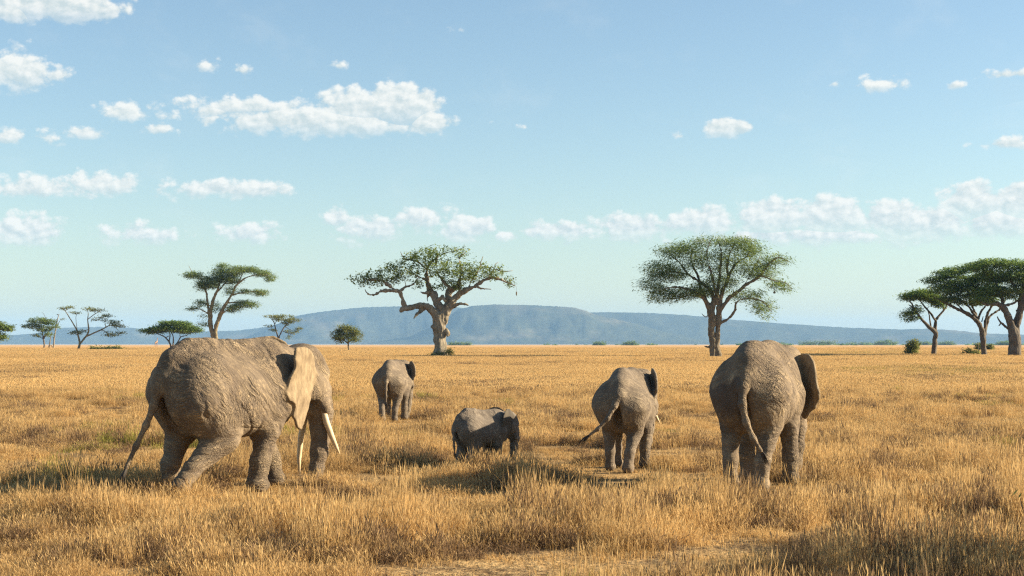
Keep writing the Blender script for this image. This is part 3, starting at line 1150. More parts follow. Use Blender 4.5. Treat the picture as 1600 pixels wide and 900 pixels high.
    def build(self, name, label, cat, bark, leaf, leafargs, group=None, ntrunk=1, vox=0, knobs=.1):
        loc = (self.wx(), self.d, float(ground_z(self.wx(), self.d)) - .05)
        root = empty(name, loc)
        tag(root, label, cat, group)
        rest = self.tubes
        if vox:
            thick = [[q for q in tb if q[3] > vox * .85] for tb in self.tubes]
            A = np.array([q for tb in thick for q in tb])
            S = SDF(A[:, :3].min(0) - A[:, 3].max() - .2, A[:, :3].max(0) + A[:, 3].max() + .2, vox)
            S.a[:] = 9
            rest = []
            for tb, full in zip(thick, self.tubes):
                if len(tb) > 1:
                    S.chain(tb, .25 * tb[0][3] + vox)
                cut = full[max(0, len(tb) - 2):]
                if len(cut) > 2:
                    rest.append(cut)
            V, Fc = S.mesh()
            a, b, c, e = (V[Fc[:, i]] for i in range(4))
            fn = np.cross(c - a, e - b)
            vn = np.zeros_like(V)
            for i in range(4):
                np.add.at(vn, Fc[:, i], fn)
            vn /= np.linalg.norm(vn, axis=1, keepdims=True) + 1e-12
            n = fbm2(V[:, 0] * 2.2, V[:, 1] * 2.2, V[:, 2] * 1.1, seed=7, octv=4) - .5
            V = V + vn * (n * knobs)[:, None]
            mesh_from('trunk', V, Fc, bark, True, root)
        for i, tb in enumerate(rest):
            first = 'stem' if cat == 'shrub' else ('trunk' if i < ntrunk and not vox else 'limb')
            join_tubes(first, [tb], bark, root, 7)
        if self.twigs:
            tag(join_tubes("twigs", self.twigs, bark, root, 4), kind='stuff')
        if leafargs is not None and self.leaf_p:
            V, Fc, hue = self.leaves(**leafargs)
            cr = mesh_from("crown", V, Fc, leaf, False, root)
            at = cr.data.attributes.new('tint', 'FLOAT', 'POINT')
            at.data.foreach_set('value', hue.astype(np.float32))
        return root

    def wx(self):
        return (self.o[0] + self.b[0] / self.z - 800) / F * self.d


def build_trees():
    bark_pale = bark_material("pale_grey_bark", (.15, .127, .09), (.31, .265, .195), 1.6)
    bark_brown = bark_material("brown_acacia_bark", (.105, .085, .058), (.235, .195, .135), 3)
    bark_yellow = bark_material("yellowish_bark", (.15, .12, .065), (.29, .24, .14), 3)
    bark_grey = bark_material("grey_acacia_bark", (.075, .064, .052), (.17, .145, .115), 3)
    lf_saus = leaf_material("broad_leaves", (.085, .14, .036), (.19, .255, .062), (.34, .37, .10), .5)
    lf_tort = leaf_material("fine_acacia_leaves", (.09, .155, .048), (.18, .25, .07), (.30, .34, .105), .55)
    lf_dark = leaf_material("umbrella_acacia_leaves", (.085, .155, .048), (.165, .25, .066), (.29, .35, .09), .55)
    lf_rust = leaf_material("olive_acacia_leaves", (.11, .155, .05), (.21, .24, .075), (.34, .31, .11), .55)

    # ---- gnarled broad-leaved tree, middle of the plain
    t = Tree((530, 370), 4.5, (705, 850), row_dist(559), 1, .92)
    for pts, a, b in [
        ([(704, 862, 58), (708, 830, 47), (710, 790, 40), (710, 720, 39), (706, 660, 42), (702, 620, 43), (710, 575, 42), (716, 555, 38)], 0, 0),
        ([(688, 650, 30), (668, 632, 22), (662, 628, 10)], -15, -30),
        ([(750, 660, 20), (764, 672, 13), (766, 690, 6)], -10, -30),
        ([(722, 590, 42), (745, 530, 36), (765, 470, 28), (768, 400, 22), (790, 360, 16), (840, 330, 10)], 0, 60),
        ([(750, 525, 30), (800, 450, 25), (850, 395, 19), (900, 372, 15), (960, 340, 11), (1050, 290, 9), (1110, 290, 8), (1170, 315, 5), (1240, 345, 3)], 0, -50),
        ([(735, 515, 28), (690, 460, 25), (672, 410, 24), (640, 372, 21), (620, 300, 14), (612, 220, 9), (640, 160, 6)], 0, 90),
        ([(700, 590, 38), (670, 530, 28), (620, 490, 23), (560, 482, 22), (470, 500, 19), (436, 522, 7)], 0, -60),
        ([(466, 494, 17), (445, 420, 15), (430, 382, 13), (370, 376, 10), (300, 380, 8), (250, 410, 7), (210, 400, 5), (190, 370, 3)], -50, -90),
        ([(430, 384, 12), (470, 350, 9), (520, 330, 6), (560, 280, 4)], -50, 0),
        ([(400, 378, 9), (340, 330, 7), (260, 300, 5), (170, 300, 3)], -60, -20),
        ([(590, 506, 13), (550, 540, 9), (528, 572, 4)], -20, -60),
        ([(790, 490, 17), (830, 472, 13), (880, 470, 10), (916, 486, 6)], 0, -60),
        ([(690, 455, 14), (720, 420, 12), (745, 445, 9)], 0, -40),
        ([(640, 375, 12), (600, 395, 7), (575, 385, 4)], 40, -20), ([(625, 400, 6), (615, 430, 4), (622, 450, 2)], 40, 40),
        ([(790, 360, 12), (720, 300, 8), (680, 220, 6), (690, 120, 4)], 20, 40), ([(850, 395, 12), (840, 320, 9), (860, 230, 7), (840, 150, 5), (880, 110, 3)], 0, 60),
        ([(960, 340, 7), (1000, 360, 5), (1070, 368, 3)], -40, -80), ([(905, 370, 9), (940, 290, 7), (980, 220, 5), (1010, 130, 2)], -20, 60),
        ([(1050, 290, 7), (1090, 230, 5), (1150, 240, 4), (1220, 235, 2)], -30, 10), ([(1085, 240, 4), (1095, 190, 3), (1120, 175, 1.5)], 0, 20),
        ([(612, 220, 8), (540, 160, 6), (460, 150, 4), (430, 100, 2)], 60, 20), ([(620, 300, 9), (540, 270, 7), (480, 240, 5)], 60, 100), ([(640, 170, 5), (740, 110, 4), (830, 90, 3), (890, 60, 1.5)], 60, 20),
    ]:
        t.limb(pts, a, b)
    t.crown([(150, 300, 80, 38, 60), (250, 290, 90, 60, 80), (350, 260, 110, 75, 110), (470, 240, 110, 80, 120), (500, 140, 70, 35, 90), (590, 140, 110, 60, 120), (690, 100, 120, 38, 110),
             (680, 220, 120, 70, 150), (800, 240, 110, 80, 150), (900, 270, 90, 70, 120), (850, 100, 60, 40, 80), (960, 210, 80, 55, 100), (1080, 250, 100, 55, 90), (780, 340, 150, 35, 100), (1190, 310, 50, 35, 40), (560, 330, 60, 30, 60)], 900, zlow=480, twig_r=.045)
    root = t.build("gnarled_tree", "gnarled broad-leaved tree with thick pale trunk and crooked limbs in mid plain", "tree", bark_pale, lf_saus, dict(per=7, size=.16, spread=.52, flat=.8, along=.3), vox=.075, knobs=.42)
    fr = [[(*t.pt(1245, 345, 0), .012), (*t.pt(1248, 365, 0), .012), (*t.pt(1247, 380, 0), .012)], [(*t.pt(1247, 378, 0), .03), (*t.pt(1247, 386, 0), .085), (*t.pt(1246, 400, 0), .085), (*t.pt(1246, 411, 0), .03)]]
    join_tubes("hanging_fruit", [fr[0] + fr[1][1:]], bark_brown, root, 7)
    # scrub and a broken stump hugging its foot
    b = Tree((530, 370), 4.5, (705, 862), row_dist(559) - 1.0, 21)
    for k in range(9):
        x0 = 640 + k * 17
        b.limb([(x0, 862, 3), (x0 + b.rs.uniform(-8, 8), 838, 2), (x0 + b.rs.uniform(-18, 18), 815 - 14 * (k in (6, 7)), 1)], b.rs.uniform(-20, 20), 0)
    b.crown([(650, 850, 40, 16, 30), (690, 845, 45, 24, 30), (765, 825, 28, 38, 28), (790, 850, 22, 18, 20)], 90, twig_r=.015)
    b.build("shrub", "low green scrub crowding the foot of the gnarled tree", "shrub", bark_brown, lf_rust, dict(per=14, size=.10, spread=.35, flat=.9))

    # ---- wide acacia, right of middle
    t = Tree((980, 350), 4.09, (565, 855), row_dist(559.5), 2, .82)
    for pts, a, b in [
        ([(550, 862, 30), (550, 830, 25), (545, 780, 25), (540, 700, 25), (540, 640, 26), (545, 590, 28), (530, 555, 22)], 0, 0),
        ([(585, 862, 25), (582, 830, 20), (570, 780, 19), (580, 700, 17), (585, 640, 18), (585, 590, 20), (590, 555, 18)], -6, 10),
        ([(545, 770, 9), (515, 782, 8), (492, 776, 5)], 0, -10),
        ([(532, 560, 20), (500, 485, 14), (430, 432, 10), (330, 400, 7), (260, 405, 5), (190, 425, 2.5)], 0, -60),
        ([(540, 560, 20), (556, 470, 16), (515, 400, 11), (400, 320, 8), (340, 240, 5), (280, 190, 3)], 0, 60),
        ([(545, 540, 16), (480, 430, 10), (460, 330, 8), (420, 230, 6), (430, 140, 4)], 0, 110),
        ([(585, 560, 20), (600, 455, 16), (650, 340, 12), (695, 250, 9), (770, 200, 6), (800, 120, 4)], 0, 40),
        ([(590, 560, 18), (640, 480, 13), (740, 400, 11), (850, 322, 9), (900, 250, 6), (960, 212, 4), (1020, 240, 2)], 0, -60),
        ([(600, 625, 11), (660, 590, 9), (690, 540, 8), (690, 500, 6), (750, 472, 5), (850, 490, 4), (910, 560, 2)], 0, -90),
        ([(850, 330, 7), (930, 360, 4), (1000, 375, 3), (1040, 420, 1.5)], -60, -80),
        ([(570, 500, 14), (592, 300, 9), (600, 190, 5), (580, 110, 3)], 0, -20), ([(650, 340, 8), (640, 230, 6), (680, 130, 4)], 20, -30),
        ([(430, 432, 7), (330, 470, 4), (250, 470, 2.5)], -30, 20), ([(400, 320, 6), (280, 300, 4), (170, 330, 2.5)], 40, 0), ([(740, 400, 7), (800, 300, 5), (860, 200, 3)], -20, 70), ([(575, 480, 10), (540, 330, 7), (500, 200, 5), (520, 110, 3)], 10, -100), ([(540, 560, 8), (500, 590, 4), (470, 570, 2)], 0, -60),
    ]:
        t.limb(pts, a, b, .25)
    blobs = [(600, 95, 170, 32, 150), (720, 110, 100, 35, 100), (430, 130, 110, 40, 120), (300, 170, 100, 50, 110), (210, 270, 100, 60, 90), (170, 380, 80, 60, 70), (210, 450, 80, 50, 70), (310, 300, 90, 70, 120), (400, 420, 100, 45, 100), (450, 220, 100, 60, 150),
             (780, 150, 90, 50, 110), (600, 330, 110, 110, 130, .8), (950, 215, 85, 40, 80), (880, 290, 80, 50, 90), (780, 270, 90, 60, 120), (760, 450, 100, 40, 90), (860, 520, 65, 50, 60), (900, 580, 30, 35, 30, .5), (1000, 390, 45, 45, 40, .6), (940, 370, 60, 30, 50), (500, 400, 80, 60, 100), (650, 200, 110, 60, 140), (300, 440, 70, 40, 70)]
    t.crown(blobs, 1250, zlow=560, twig_r=.03)
    root = t.build("acacia_tree", "wide acacia with twisted double trunk and drooping feathery crown behind the right elephants", "tree", bark_brown, lf_tort, dict(per=17, size=.12, spread=1.15, flat=.4, droop=.2, along=.5, wisp=.35), vox=.07, knobs=.22)
    nest = [[(*t.pt(940, 405, 0), .012), (*t.pt(941, 424, 0), .03), (*t.pt(941, 432, 0), .17), (*t.pt(941, 440, 0), .10)]]
    join_tubes("hanging_nest", nest, bark_grey, root, 8)

    # ---- tall two-stemmed acacia behind the big left elephant
    t = Tree((270, 400), 6.43, (420, 945), row_dist(547), 3, .82)
    for pts, a, b in [
        ([(405, 960, 26), (405, 830, 24), (380, 700, 27), (375, 600, 25), (400, 460, 19), (430, 380, 14), (470, 290, 9), (482, 150, 5), (490, 95, 3)], 0, 0),
        ([(432, 960, 24), (435, 830, 20), (440, 700, 22), (480, 590, 24), (540, 480, 17), (590, 400, 12), (650, 290, 9), (740, 220, 7), (850, 190, 5), (960, 190, 3)], 0, -60),
        ([(360, 580, 14), (345, 440, 12), (320, 330, 9), (280, 230, 6), (200, 190, 4)], 0, 50), ([(205, 190, 4), (175, 140, 3), (150, 92, 2)], 50, 50),
        ([(600, 392, 9), (700, 368, 6), (850, 355, 4), (940, 390, 2)], -20, -80), ([(560, 470, 9), (680, 460, 6), (800, 470, 4), (850, 505, 2)], -20, 60),
        ([(365, 580, 9), (270, 530, 5), (175, 535, 3)], 0, -40), ([(460, 640, 8), (520, 560, 6), (600, 530, 4)], 0, -60), ([(385, 500, 8), (300, 470, 5), (260, 450, 3)], 0, 60),
        ([(430, 380, 9), (520, 270, 7), (640, 170, 5)], 0, 70), ([(650, 290, 7), (720, 150, 5), (790, 120, 3)], -30, 30),
    ]:
        t.limb(pts, a, b, .25)
    t.crown([(210, 190, 90, 38, 80), (330, 260, 80, 60, 100), (300, 300, 60, 50, 60), (470, 180, 80, 60, 110), (485, 95, 55, 24, 60), (620, 150, 110, 50, 110), (760, 135, 110, 32, 90), (880, 170, 90, 34, 80), (560, 230, 120, 50, 120), (880, 365, 80, 32, 60), (720, 360, 60, 20, 40), (700, 480, 90, 42, 70), (800, 490, 60, 25, 50), (600, 530, 70, 42, 60),
             (210, 530, 60, 18, 40), (290, 470, 45, 35, 40), (320, 660, 36, 80, 40, .35), (975, 220, 40, 38, 40), (420, 270, 70, 60, 90), (430, 520, 50, 60, 50, .5), (580, 340, 50, 60, 50, .6)], 1300, zlow=830, twig_r=.035)
    t.build("acacia_tree", "tall two-stemmed acacia with ragged layered crown behind the big tusked elephant", "tree", bark_yellow, lf_tort, dict(per=17, size=.16, spread=1.3, flat=.38, along=.4, wisp=.3), vox=.09, knobs=.2)

    # ---- three umbrella acacias on the right
    oz = ((1380, 390), 5.0)
    t = Tree(*oz, (398, 830), row_dist(556), 4)
    for pts, a, b in [([(396, 840, 21), (400, 760, 19), (403, 700, 19), (405, 650, 20), (352, 600, 14), (300, 550, 11), (240, 470, 8), (215, 420, 6), (190, 400, 4)], 0, -40), ([(407, 655, 16), (415, 560, 13), (440, 520, 9), (500, 450, 7), (520, 400, 4)], 0, 50), ([(415, 560, 9), (380, 500, 8), (330, 440, 6), (300, 390, 4)], 0, 60),
                      ([(372, 600, 7), (355, 510, 5), (338, 480, 3)], 0, -40), ([(240, 470, 6), (215, 450, 4), (185, 430, 3)], -30, -60), ([(475, 480, 6), (470, 440, 4)], 20, 0)]:
        t.limb(pts, a, b, .2)
    t.crown([(230, 360, 75, 40, 80), (310, 350, 100, 36, 110), (400, 380, 80, 36, 90), (205, 510, 50, 50, 50, .7), (250, 470, 40, 40, 40, .5), (440, 420, 60, 30, 60), (330, 330, 60, 20, 60)], 300, zlow=640)
    t.build("umbrella_acacia", "slender acacia with forked trunk, leftmost of the three umbrella acacias on the right", "tree", bark_grey, lf_dark, dict(per=26, size=.13, spread=.9, flat=.3, along=.4, wisp=.15), "umbrella acacias at the right edge")
    t = Tree(*oz, (785, 835), row_dist(557), 5)
    for pts, a, b in [([(787, 845, 24), (782, 780, 21), (775, 700, 22), (765, 625, 20), (720, 550, 16), (650, 500, 14), (540, 450, 10), (450, 405, 6), (380, 370, 3)], 0, -60), ([(762, 610, 14), (730, 500, 10), (700, 420, 7), (690, 330, 4)], 0, 60), ([(755, 590, 11), (680, 450, 8), (610, 390, 6), (560, 300, 3)], 0, 40), ([(790, 660, 16), (820, 560, 12), (860, 500, 9), (925, 465, 7), (980, 380, 4)], 0, 60),
                      ([(792, 620, 10), (800, 520, 8), (832, 440, 6), (850, 350, 4)], 0, -60), ([(770, 560, 5), (775, 520, 3)], 0, -20), ([(640, 495, 8), (560, 400, 6), (500, 300, 4), (480, 220, 2.5)], -20, 60), ([(700, 420, 6), (660, 300, 5), (640, 220, 3)], 30, 30), ([(735, 560, 9), (760, 470, 7), (790, 420, 5), (760, 300, 3)], 0, -90)]:
        t.limb(pts, a, b, .2)
    t.crown([(400, 240, 100, 26, 90), (480, 190, 90, 36, 100), (590, 160, 120, 34, 120), (480, 310, 140, 50, 140), (620, 250, 140, 55, 160), (700, 330, 140, 55, 150), (780, 240, 130, 60, 150), (560, 390, 130, 36, 110), (740, 410, 110, 30, 100), (850, 380, 70, 36, 80), (700, 130, 90, 28, 90)], 620, zlow=560)
    t.build("umbrella_acacia", "broad umbrella acacia with many spreading limbs, middle of the three on the right", "tree", bark_grey, lf_dark, dict(per=24, size=.14, spread=.95, flat=.28, along=.4, wisp=.15), "umbrella acacias at the right edge", vox=.08, knobs=.2)
    t = Tree(*oz, (1025, 838), row_dist(558), 6)
    for pts, a, b in [([(1025, 848, 48), (1023, 800, 44), (1025, 740, 40), (1020, 675, 42), (980, 565, 26), (940, 465, 22), (880, 420, 14), (800, 428, 9), (740, 400, 5)], 0, -60), ([(1030, 685, 28), (1052, 560, 24), (1082, 460, 24), (1092, 350, 19), (1110, 250, 12), (1150, 160, 6)], 0, 40), ([(1030, 690, 18), (1040, 590, 13), (1056, 490, 9)], 0, -50),
                      ([(965, 610, 10), (900, 560, 7), (870, 520, 4)], -10, -70), ([(905, 570, 6), (885, 590, 4)], -40, -60), ([(900, 435, 10), (1000, 420, 7), (1060, 390, 5)], -50, 20), ([(1020, 560, 8), (1045, 500, 6), (1038, 465, 4)], 0, 0), ([(940, 465, 14), (930, 340, 10), (880, 230, 7), (850, 140, 4)], 0, 60), ([(1090, 350, 14), (1010, 250, 9), (970, 150, 5)], 30, 0), ([(1100, 420, 14), (1190, 330, 10), (1290, 260, 7), (1380, 220, 3)], 0, -50), ([(1085, 460, 12), (1200, 400, 8), (1330, 350, 4)], 0, 70)]:
        t.limb(pts, a, b, .2)
    t.crown([(870, 100, 130, 34, 120), (760, 125, 90, 36, 110), (900, 190, 170, 60, 190), (1010, 110, 140, 36, 150), (1050, 220, 150, 70, 200), (850, 320, 120, 60, 140), (1000, 330, 140, 55, 170), (1160, 130, 140, 42, 150), (1200, 230, 150, 80, 180), (1330, 190, 110, 50, 120), (1330, 320, 110, 50, 110), (780, 390, 80, 36, 80)], 760, zlow=600)
    t.build("umbrella_acacia", "thick-trunked umbrella acacia cut by the right edge, rightmost of the three", "tree", bark_grey, lf_dark, dict(per=24, size=.14, spread=.95, flat=.28, along=.4, wisp=.15), "umbrella acacias at the right edge", vox=.08, knobs=.2)

    # ---- small trees along the left horizon
    o0 = ((0, 470), 7.27)
    t = Tree(*o0, (-70, 575), row_dist(548), 7)
    for pts, a, b in [([(-70, 585, 12), (-65, 480, 11), (-55, 400, 9), (-20, 330, 6), (40, 310, 4)], 0, 0), ([(-60, 420, 7), (0, 410, 4), (30, 420, 2)], 0, -20), ([(-55, 400, 7), (-110, 330, 5), (-170, 300, 3)], 0, 20)]:
        t.limb(pts, a, b, .2)
    t.crown([(-10, 275, 55, 28, 70), (90, 310, 55, 16, 50), (15, 410, 45, 36, 50), (-100, 290, 100, 35, 80), (50, 320, 60, 22, 60)], 150, zlow=470)
    t.build("small_acacia", "small green acacia cut by the left edge of the picture", "tree", bark_grey, lf_tort, dict(per=18, size=.24, spread=1.2, flat=.4), "small acacias along the left horizon")
    t = Tree(*o0, (505, 548), row_dist(545), 8)
    for pts, a, b in [([(505, 556, 10), (500, 480, 9), (492, 430, 9), (480, 360, 6), (440, 290, 4)], 0, 0), ([(500, 430, 6), (560, 345, 4), (620, 300, 3)], 0, -40), ([(490, 430, 5), (400, 395, 3)], 0, 30), ([(498, 420, 6), (520, 330, 4), (545, 250, 2.5)], 0, 40), ([(520, 200, 2.5), (500, 155, 1.8), (475, 130, 1)], 0, 0)]:
        t.limb(pts, a, b, .2)
    t.crown([(440, 225, 120, 30, 110), (320, 290, 65, 28, 70), (400, 290, 80, 30, 80), (540, 240, 90, 40, 90), (620, 290, 55, 24, 50), (510, 320, 90, 36, 80), (430, 390, 55, 25, 50, .5), (560, 380, 50, 30, 50, .5)], 210, zlow=440)
    t.build("small_acacia", "small flat-topped acacia with dense green crown beside bare dead stems at left", "tree", bark_grey, lf_tort, dict(per=18, size=.22, spread=1.2, flat=.4), "small acacias along the left horizon")
    t = Tree(*o0, (600, 545), row_dist(545) + 2, 9)
    for pts, a, b in [([(610, 550, 9), (612, 470, 8), (622, 390, 7), (642, 280, 6), (655, 200, 5), (668, 158, 4)], 0, 0), ([(556, 535, 7), (570, 460, 6), (580, 400, 4), (592, 350, 3)], 0, -20), ([(655, 160, 3), (645, 152, 3), (676, 156, 2)], 0, 0), ([(645, 280, 4), (680, 230, 3), (700, 205, 2), (750, 205, 1)], 0, -20), ([(620, 400, 3), (600, 420, 2)], 0, 10), ([(575, 500, 4), (600, 530, 3)], 0, 10)]:
        t.limb(pts, a, b, .2)
    t.crown([(715, 208, 30, 10, 20)], 8, zlow=300)
    t.build("dead_tree", "bare pale stems of a dead tree between two small acacias at left", "tree", bark_pale, lf_rust, dict(per=6, size=.2, spread=.8, flat=.3))
    t = Tree(*o0, (885, 565), row_dist(547), 10)
    for pts, a, b in [([(882, 575, 15), (905, 495, 13), (890, 400, 9), (870, 330, 8), (800, 210, 6), (740, 115, 4), (700, 90, 2)], 0, 0), ([(905, 495, 12), (960, 430, 11), (1010, 350, 9), (1000, 220, 6), (1010, 150, 4), (1000, 100, 2)], 0, -30), ([(975, 410, 9), (1060, 370, 8), (1150, 330, 8), (1220, 290, 6), (1290, 285, 4), (1360, 290, 2)], 0, 30), ([(1000, 215, 5), (1080, 150, 4), (1140, 115, 3)], -20, 30),
                      ([(1150, 330, 5), (1220, 365, 3), (1290, 385, 2)], 20, -30), ([(1200, 300, 4), (1190, 250, 3), (1160, 215, 2), (1100, 190, 1.5)], 0, 30), ([(740, 115, 3), (800, 85, 2), (850, 90, 1)], 0, 20), ([(880, 360, 4), (860, 180, 2.5), (900, 140, 1.5)], 0, 20), ([(1010, 330, 5), (930, 345, 3), (840, 360, 2)], 0, -20), ([(890, 400, 5), (840, 370, 3)], 0, 20), ([(1290, 285, 3), (1370, 370, 2)], 20, 10)]:
        t.limb(pts, a, b, .2)
    t.crown([(760, 80, 95, 12, 70), (710, 95, 45, 8, 40), (850, 140, 50, 14, 40), (1000, 88, 65, 16, 60), (1100, 112, 85, 18, 70), (1220, 168, 60, 14, 50), (1200, 210, 60, 30, 50, .5), (1290, 250, 70, 28, 60), (1370, 285, 45, 14, 40), (860, 365, 60, 25, 50), (940, 350, 40, 14, 40), (1270, 390, 70, 24, 60), (1380, 370, 50, 16, 40), (1090, 215, 50, 30, 50, .5), (1210, 355, 40, 20, 40, .6), (1320, 280, 60, 20, 50)], 230, zlow=440, twig_r=.04)
    t.build("small_acacia", "thin open acacia with slanting forked trunk and wispy flat tiers at left", "tree", bark_yellow, lf_rust, dict(per=11, size=.20, spread=1.0, flat=.3, along=.15), "small acacias along the left horizon")
    t = Tree((210, 480), 8.42, (490, 575), row_dist(548), 11)
    for pts, a, b in [([(490, 585, 14), (488, 550, 13), (455, 450, 11), (400, 390, 8), (330, 360, 6), (250, 330, 3)], 0, 0), ([(494, 555, 11), (515, 450, 9), (510, 370, 7), (480, 320, 5)], 0, -30), ([(508, 535, 10), (580, 440, 8), (610, 388, 7), (690, 368, 5), (705, 330, 3)], 0, 30), ([(457, 450, 8), (466, 350, 7), (440, 280, 4)], 0, 30), ([(600, 400, 5), (600, 340, 4), (640, 280, 3)], 20, -20), ([(410, 400, 6), (480, 370, 4)], 0, -40)]:
        t.limb(pts, a, b, .2)
    t.crown([(180, 315, 95, 28, 80), (300, 300, 110, 42, 100), (420, 220, 80, 34, 80), (530, 215, 100, 34, 100), (640, 235, 100, 48, 110), (760, 285, 90, 34, 80), (560, 290, 110, 36, 110), (400, 280, 90, 40, 100), (840, 310, 50, 20, 50), (700, 320, 80, 22, 80)], 330, zlow=470)
    t.build("small_acacia", "small umbrella acacia with long left tier, above the rump of the tusked elephant", "tree", bark_grey, lf_dark, dict(per=22, size=.20, spread=1.1, flat=.35), "small acacias along the left horizon")
    o2 = ((400, 460), 5.33)
    t = Tree(*o2, (185, 455), row_dist(545.5), 12)
    for pts, a, b in [([(185, 465, 8), (186, 400, 7), (185, 360, 7), (162, 285, 5), (150, 230, 4), (120, 195, 2)], 0, 0), ([(190, 365, 6), (220, 290, 5), (260, 240, 4), (315, 215, 3)], 0, 30), ([(240, 265, 3), (300, 300, 2)], 0, -30), ([(155, 250, 3), (180, 200, 2.5), (220, 180, 1.5)], 0, 30), ([(165, 290, 3), (130, 290, 2)], 0, 0), ([(215, 300, 3), (290, 330, 2)], 10, -20)]:
        t.limb(pts, a, b, .2)
    t.crown([(130, 182, 65, 14, 60), (240, 182, 90, 16, 70), (110, 262, 42, 11, 40), (300, 212, 70, 22, 60), (145, 292, 26, 14, 25), (300, 310, 55, 20, 50), (260, 230, 50, 25, 50), (355, 290, 22, 22, 20), (280, 350, 30, 18, 30, .6), (190, 205, 60, 20, 60)], 190, zlow=360)
    t.build("small_acacia", "small open acacia in tiers behind the head of the tusked elephant", "tree", bark_grey, lf_rust, dict(per=15, size=.19, spread=.9, flat=.35, along=.25), "small acacias along the left horizon")
    t = Tree(*o2, (772, 482), row_dist(550), 13)
    for pts, a, b in [([(773, 488, 7.5), (770, 440, 7), (768, 405, 7), (764, 360, 5), (750, 310, 3)], 0, 0), ([(768, 410, 5), (720, 370, 4), (680, 340, 2.5)], 0, 20), ([(769, 405, 5), (810, 360, 4), (845, 330, 2.5)], 0, -20), ([(765, 370, 4), (790, 320, 3), (800, 280, 2)], 0, 25), ([(740, 385, 4), (720, 320, 3)], 0, -20)]:
        t.limb(pts, a, b, .2)
    t.crown([(755, 305, 95, 42, 80), (685, 335, 60, 42, 60), (835, 335, 52, 38, 60), (745, 275, 75, 20, 60), (760, 360, 85, 28, 70), (690, 375, 45, 25, 40), (830, 375, 40, 22, 40)], 240, zlow=420, twig_r=.02)
    t.build("bush_tree", "small round-crowned tree standing alone on the plain before the hills", "tree", bark_brown, lf_rust, dict(per=20, size=.13, spread=.55, flat=.8))

    # ---- shrubs on the right
    def shrub(origin, zoom, base, dist, stems, blobs, n, label, leaf, size, per=14, spread=.4, seed=0, group=None, name="shrub"):
        b = Tree(origin, zoom, base, dist, seed)
        for s in stems:
            b.limb(s, 0, b.rs.uniform(-20, 20), .15)
        b.crown(blobs, n, twig_r=.02)
        return b.build(name, label, "shrub", bark_brown, leaf, dict(per=per, size=size, spread=spread, flat=.85), group)
    shrub(*oz, (215, 835), row_dist(556.5), [[(215, 840, 5), (212, 780, 4), (205, 740, 2)], [(218, 840, 4), (240, 780, 3), (260, 740, 1.5)], [(212, 838, 4), (190, 790, 3), (185, 760, 1.5)]],
          [(225, 750, 48, 40, 45), (205, 790, 40, 36, 35), (250, 770, 30, 36, 30), (215, 815, 30, 20, 25), (240, 725, 30, 18, 25)], 170, "round green shrub left of the slender umbrella acacia", lf_rust, .12, seed=31)
    shrub(*oz, (690, 830), row_dist(556), [[(640, 835, 3), (665, 790, 4), (655, 755, 2)], [(700, 832, 4), (660, 805, 3), (610, 770, 2), (625, 760, 1.5)], [(720, 830, 4), (690, 790, 3), (665, 765, 2)], [(610, 820, 2.5), (620, 790, 2), (605, 775, 1)], [(740, 800, 3), (745, 750, 3), (735, 720, 2)]],
          [(700, 805, 45, 22, 30), (735, 815, 30, 15, 25), (670, 790, 20, 22, 20), (620, 810, 22, 12, 20, .5)], 90, "broken leaning branches with green sprigs left of the middle umbrella acacia", lf_rust, .11, seed=32)
    shrub(*oz, (800, 775), row_dist(549), [[(745, 790, 3), (745, 750, 3), (740, 720, 2)], [(820, 780, 3), (825, 750, 2), (830, 730, 1.5)]],
          [(742, 735, 24, 28, 30), (828, 745, 32, 26, 30), (800, 755, 60, 14, 30, .6)], 90, "bushy growth showing on both sides of the middle umbrella acacia trunk", lf_rust, .16, seed=33)
    far = [(1275, 540, 36, 7, 1100, "long low dark thicket on the far plain, widest of the distant thickets"), (1385, 540.5, 19, 8, 1000, "rounded grey-green thicket on the far plain left of the green shrub"), (1443, 541, 14, 4, 1100, "low thicket on the far plain just right of the round shrub"),
           (1478, 541, 18, 5, 1150, "low thicket on the far plain right of the slender acacia trunk"), (1573, 541, 20, 6, 900, "dark thicket on the far plain beside the thick-trunked acacia"),
           (985, 540, 12, 4, 900, "small dark thicket on the far plain left of the wide acacia"), (936, 540, 10, 2.5, 900, "tiny low thicket on the far plain above the half-grown elephant"), (715, 540, 24, 3, 900, "thin low strip of scrub on the far plain right of the gnarled trunk"),
           (1345, 540.5, 30, 3, 1200, "faint strip of scrub on the far plain between two thickets"), (1218, 539.5, 14, 2.5, 1300, "faint low scrub on the far plain above the right elephant")]
    for i, (px, py, w, h, D, lab) in enumerate(far):
        shrub((px, HOR + 1.5), 10.0, (0, 0), D * 2.2, [[(-w * 4, 6, 4), (-w * 4, -h * 5, 3)], [(0, 6, 4), (0, -h * 5, 3)], [(w * 4, 6, 4), (w * 4, -h * 5, 3)]],
              [(-w * 5, -h * 3, w * 5, h * 4, 60), (w * 4, -h * 4, w * 6, h * 5, 60), (0, -h * 4, w * 7, h * 5, 60)], 60, lab, lf_dark, 1.0, per=14, spread=4.0, seed=50 + i, group="thickets on the far plain", name="thicket")
    # scrub strewn thinly over the far plain: reads as one broken line
    rs = np.random.default_rng(5)
    n = 130
    D = rs.uniform(2000, 3600, n)
    px = np.where(rs.random(n) < .9, rs.uniform(1150, 1700, n), rs.uniform(840, 1150, n))
    c = np.stack([(px - 800) / F * D, D, ground_z((px - 800) / F * D, D)], 1)
    hh = rs.uniform(.5, 1.9, n) * D / 1500
    ww = hh * rs.uniform(1.0, 3.5, n)
    per = 46
    C = np.repeat(c, per, 0)
    v = rs.normal(0, .5, (n * per, 3)) * np.stack([np.repeat(ww, per), np.repeat(ww, per), np.repeat(hh, per) * .8], 1)
    v[:, 2] = np.abs(v[:, 2])
    p = C + v
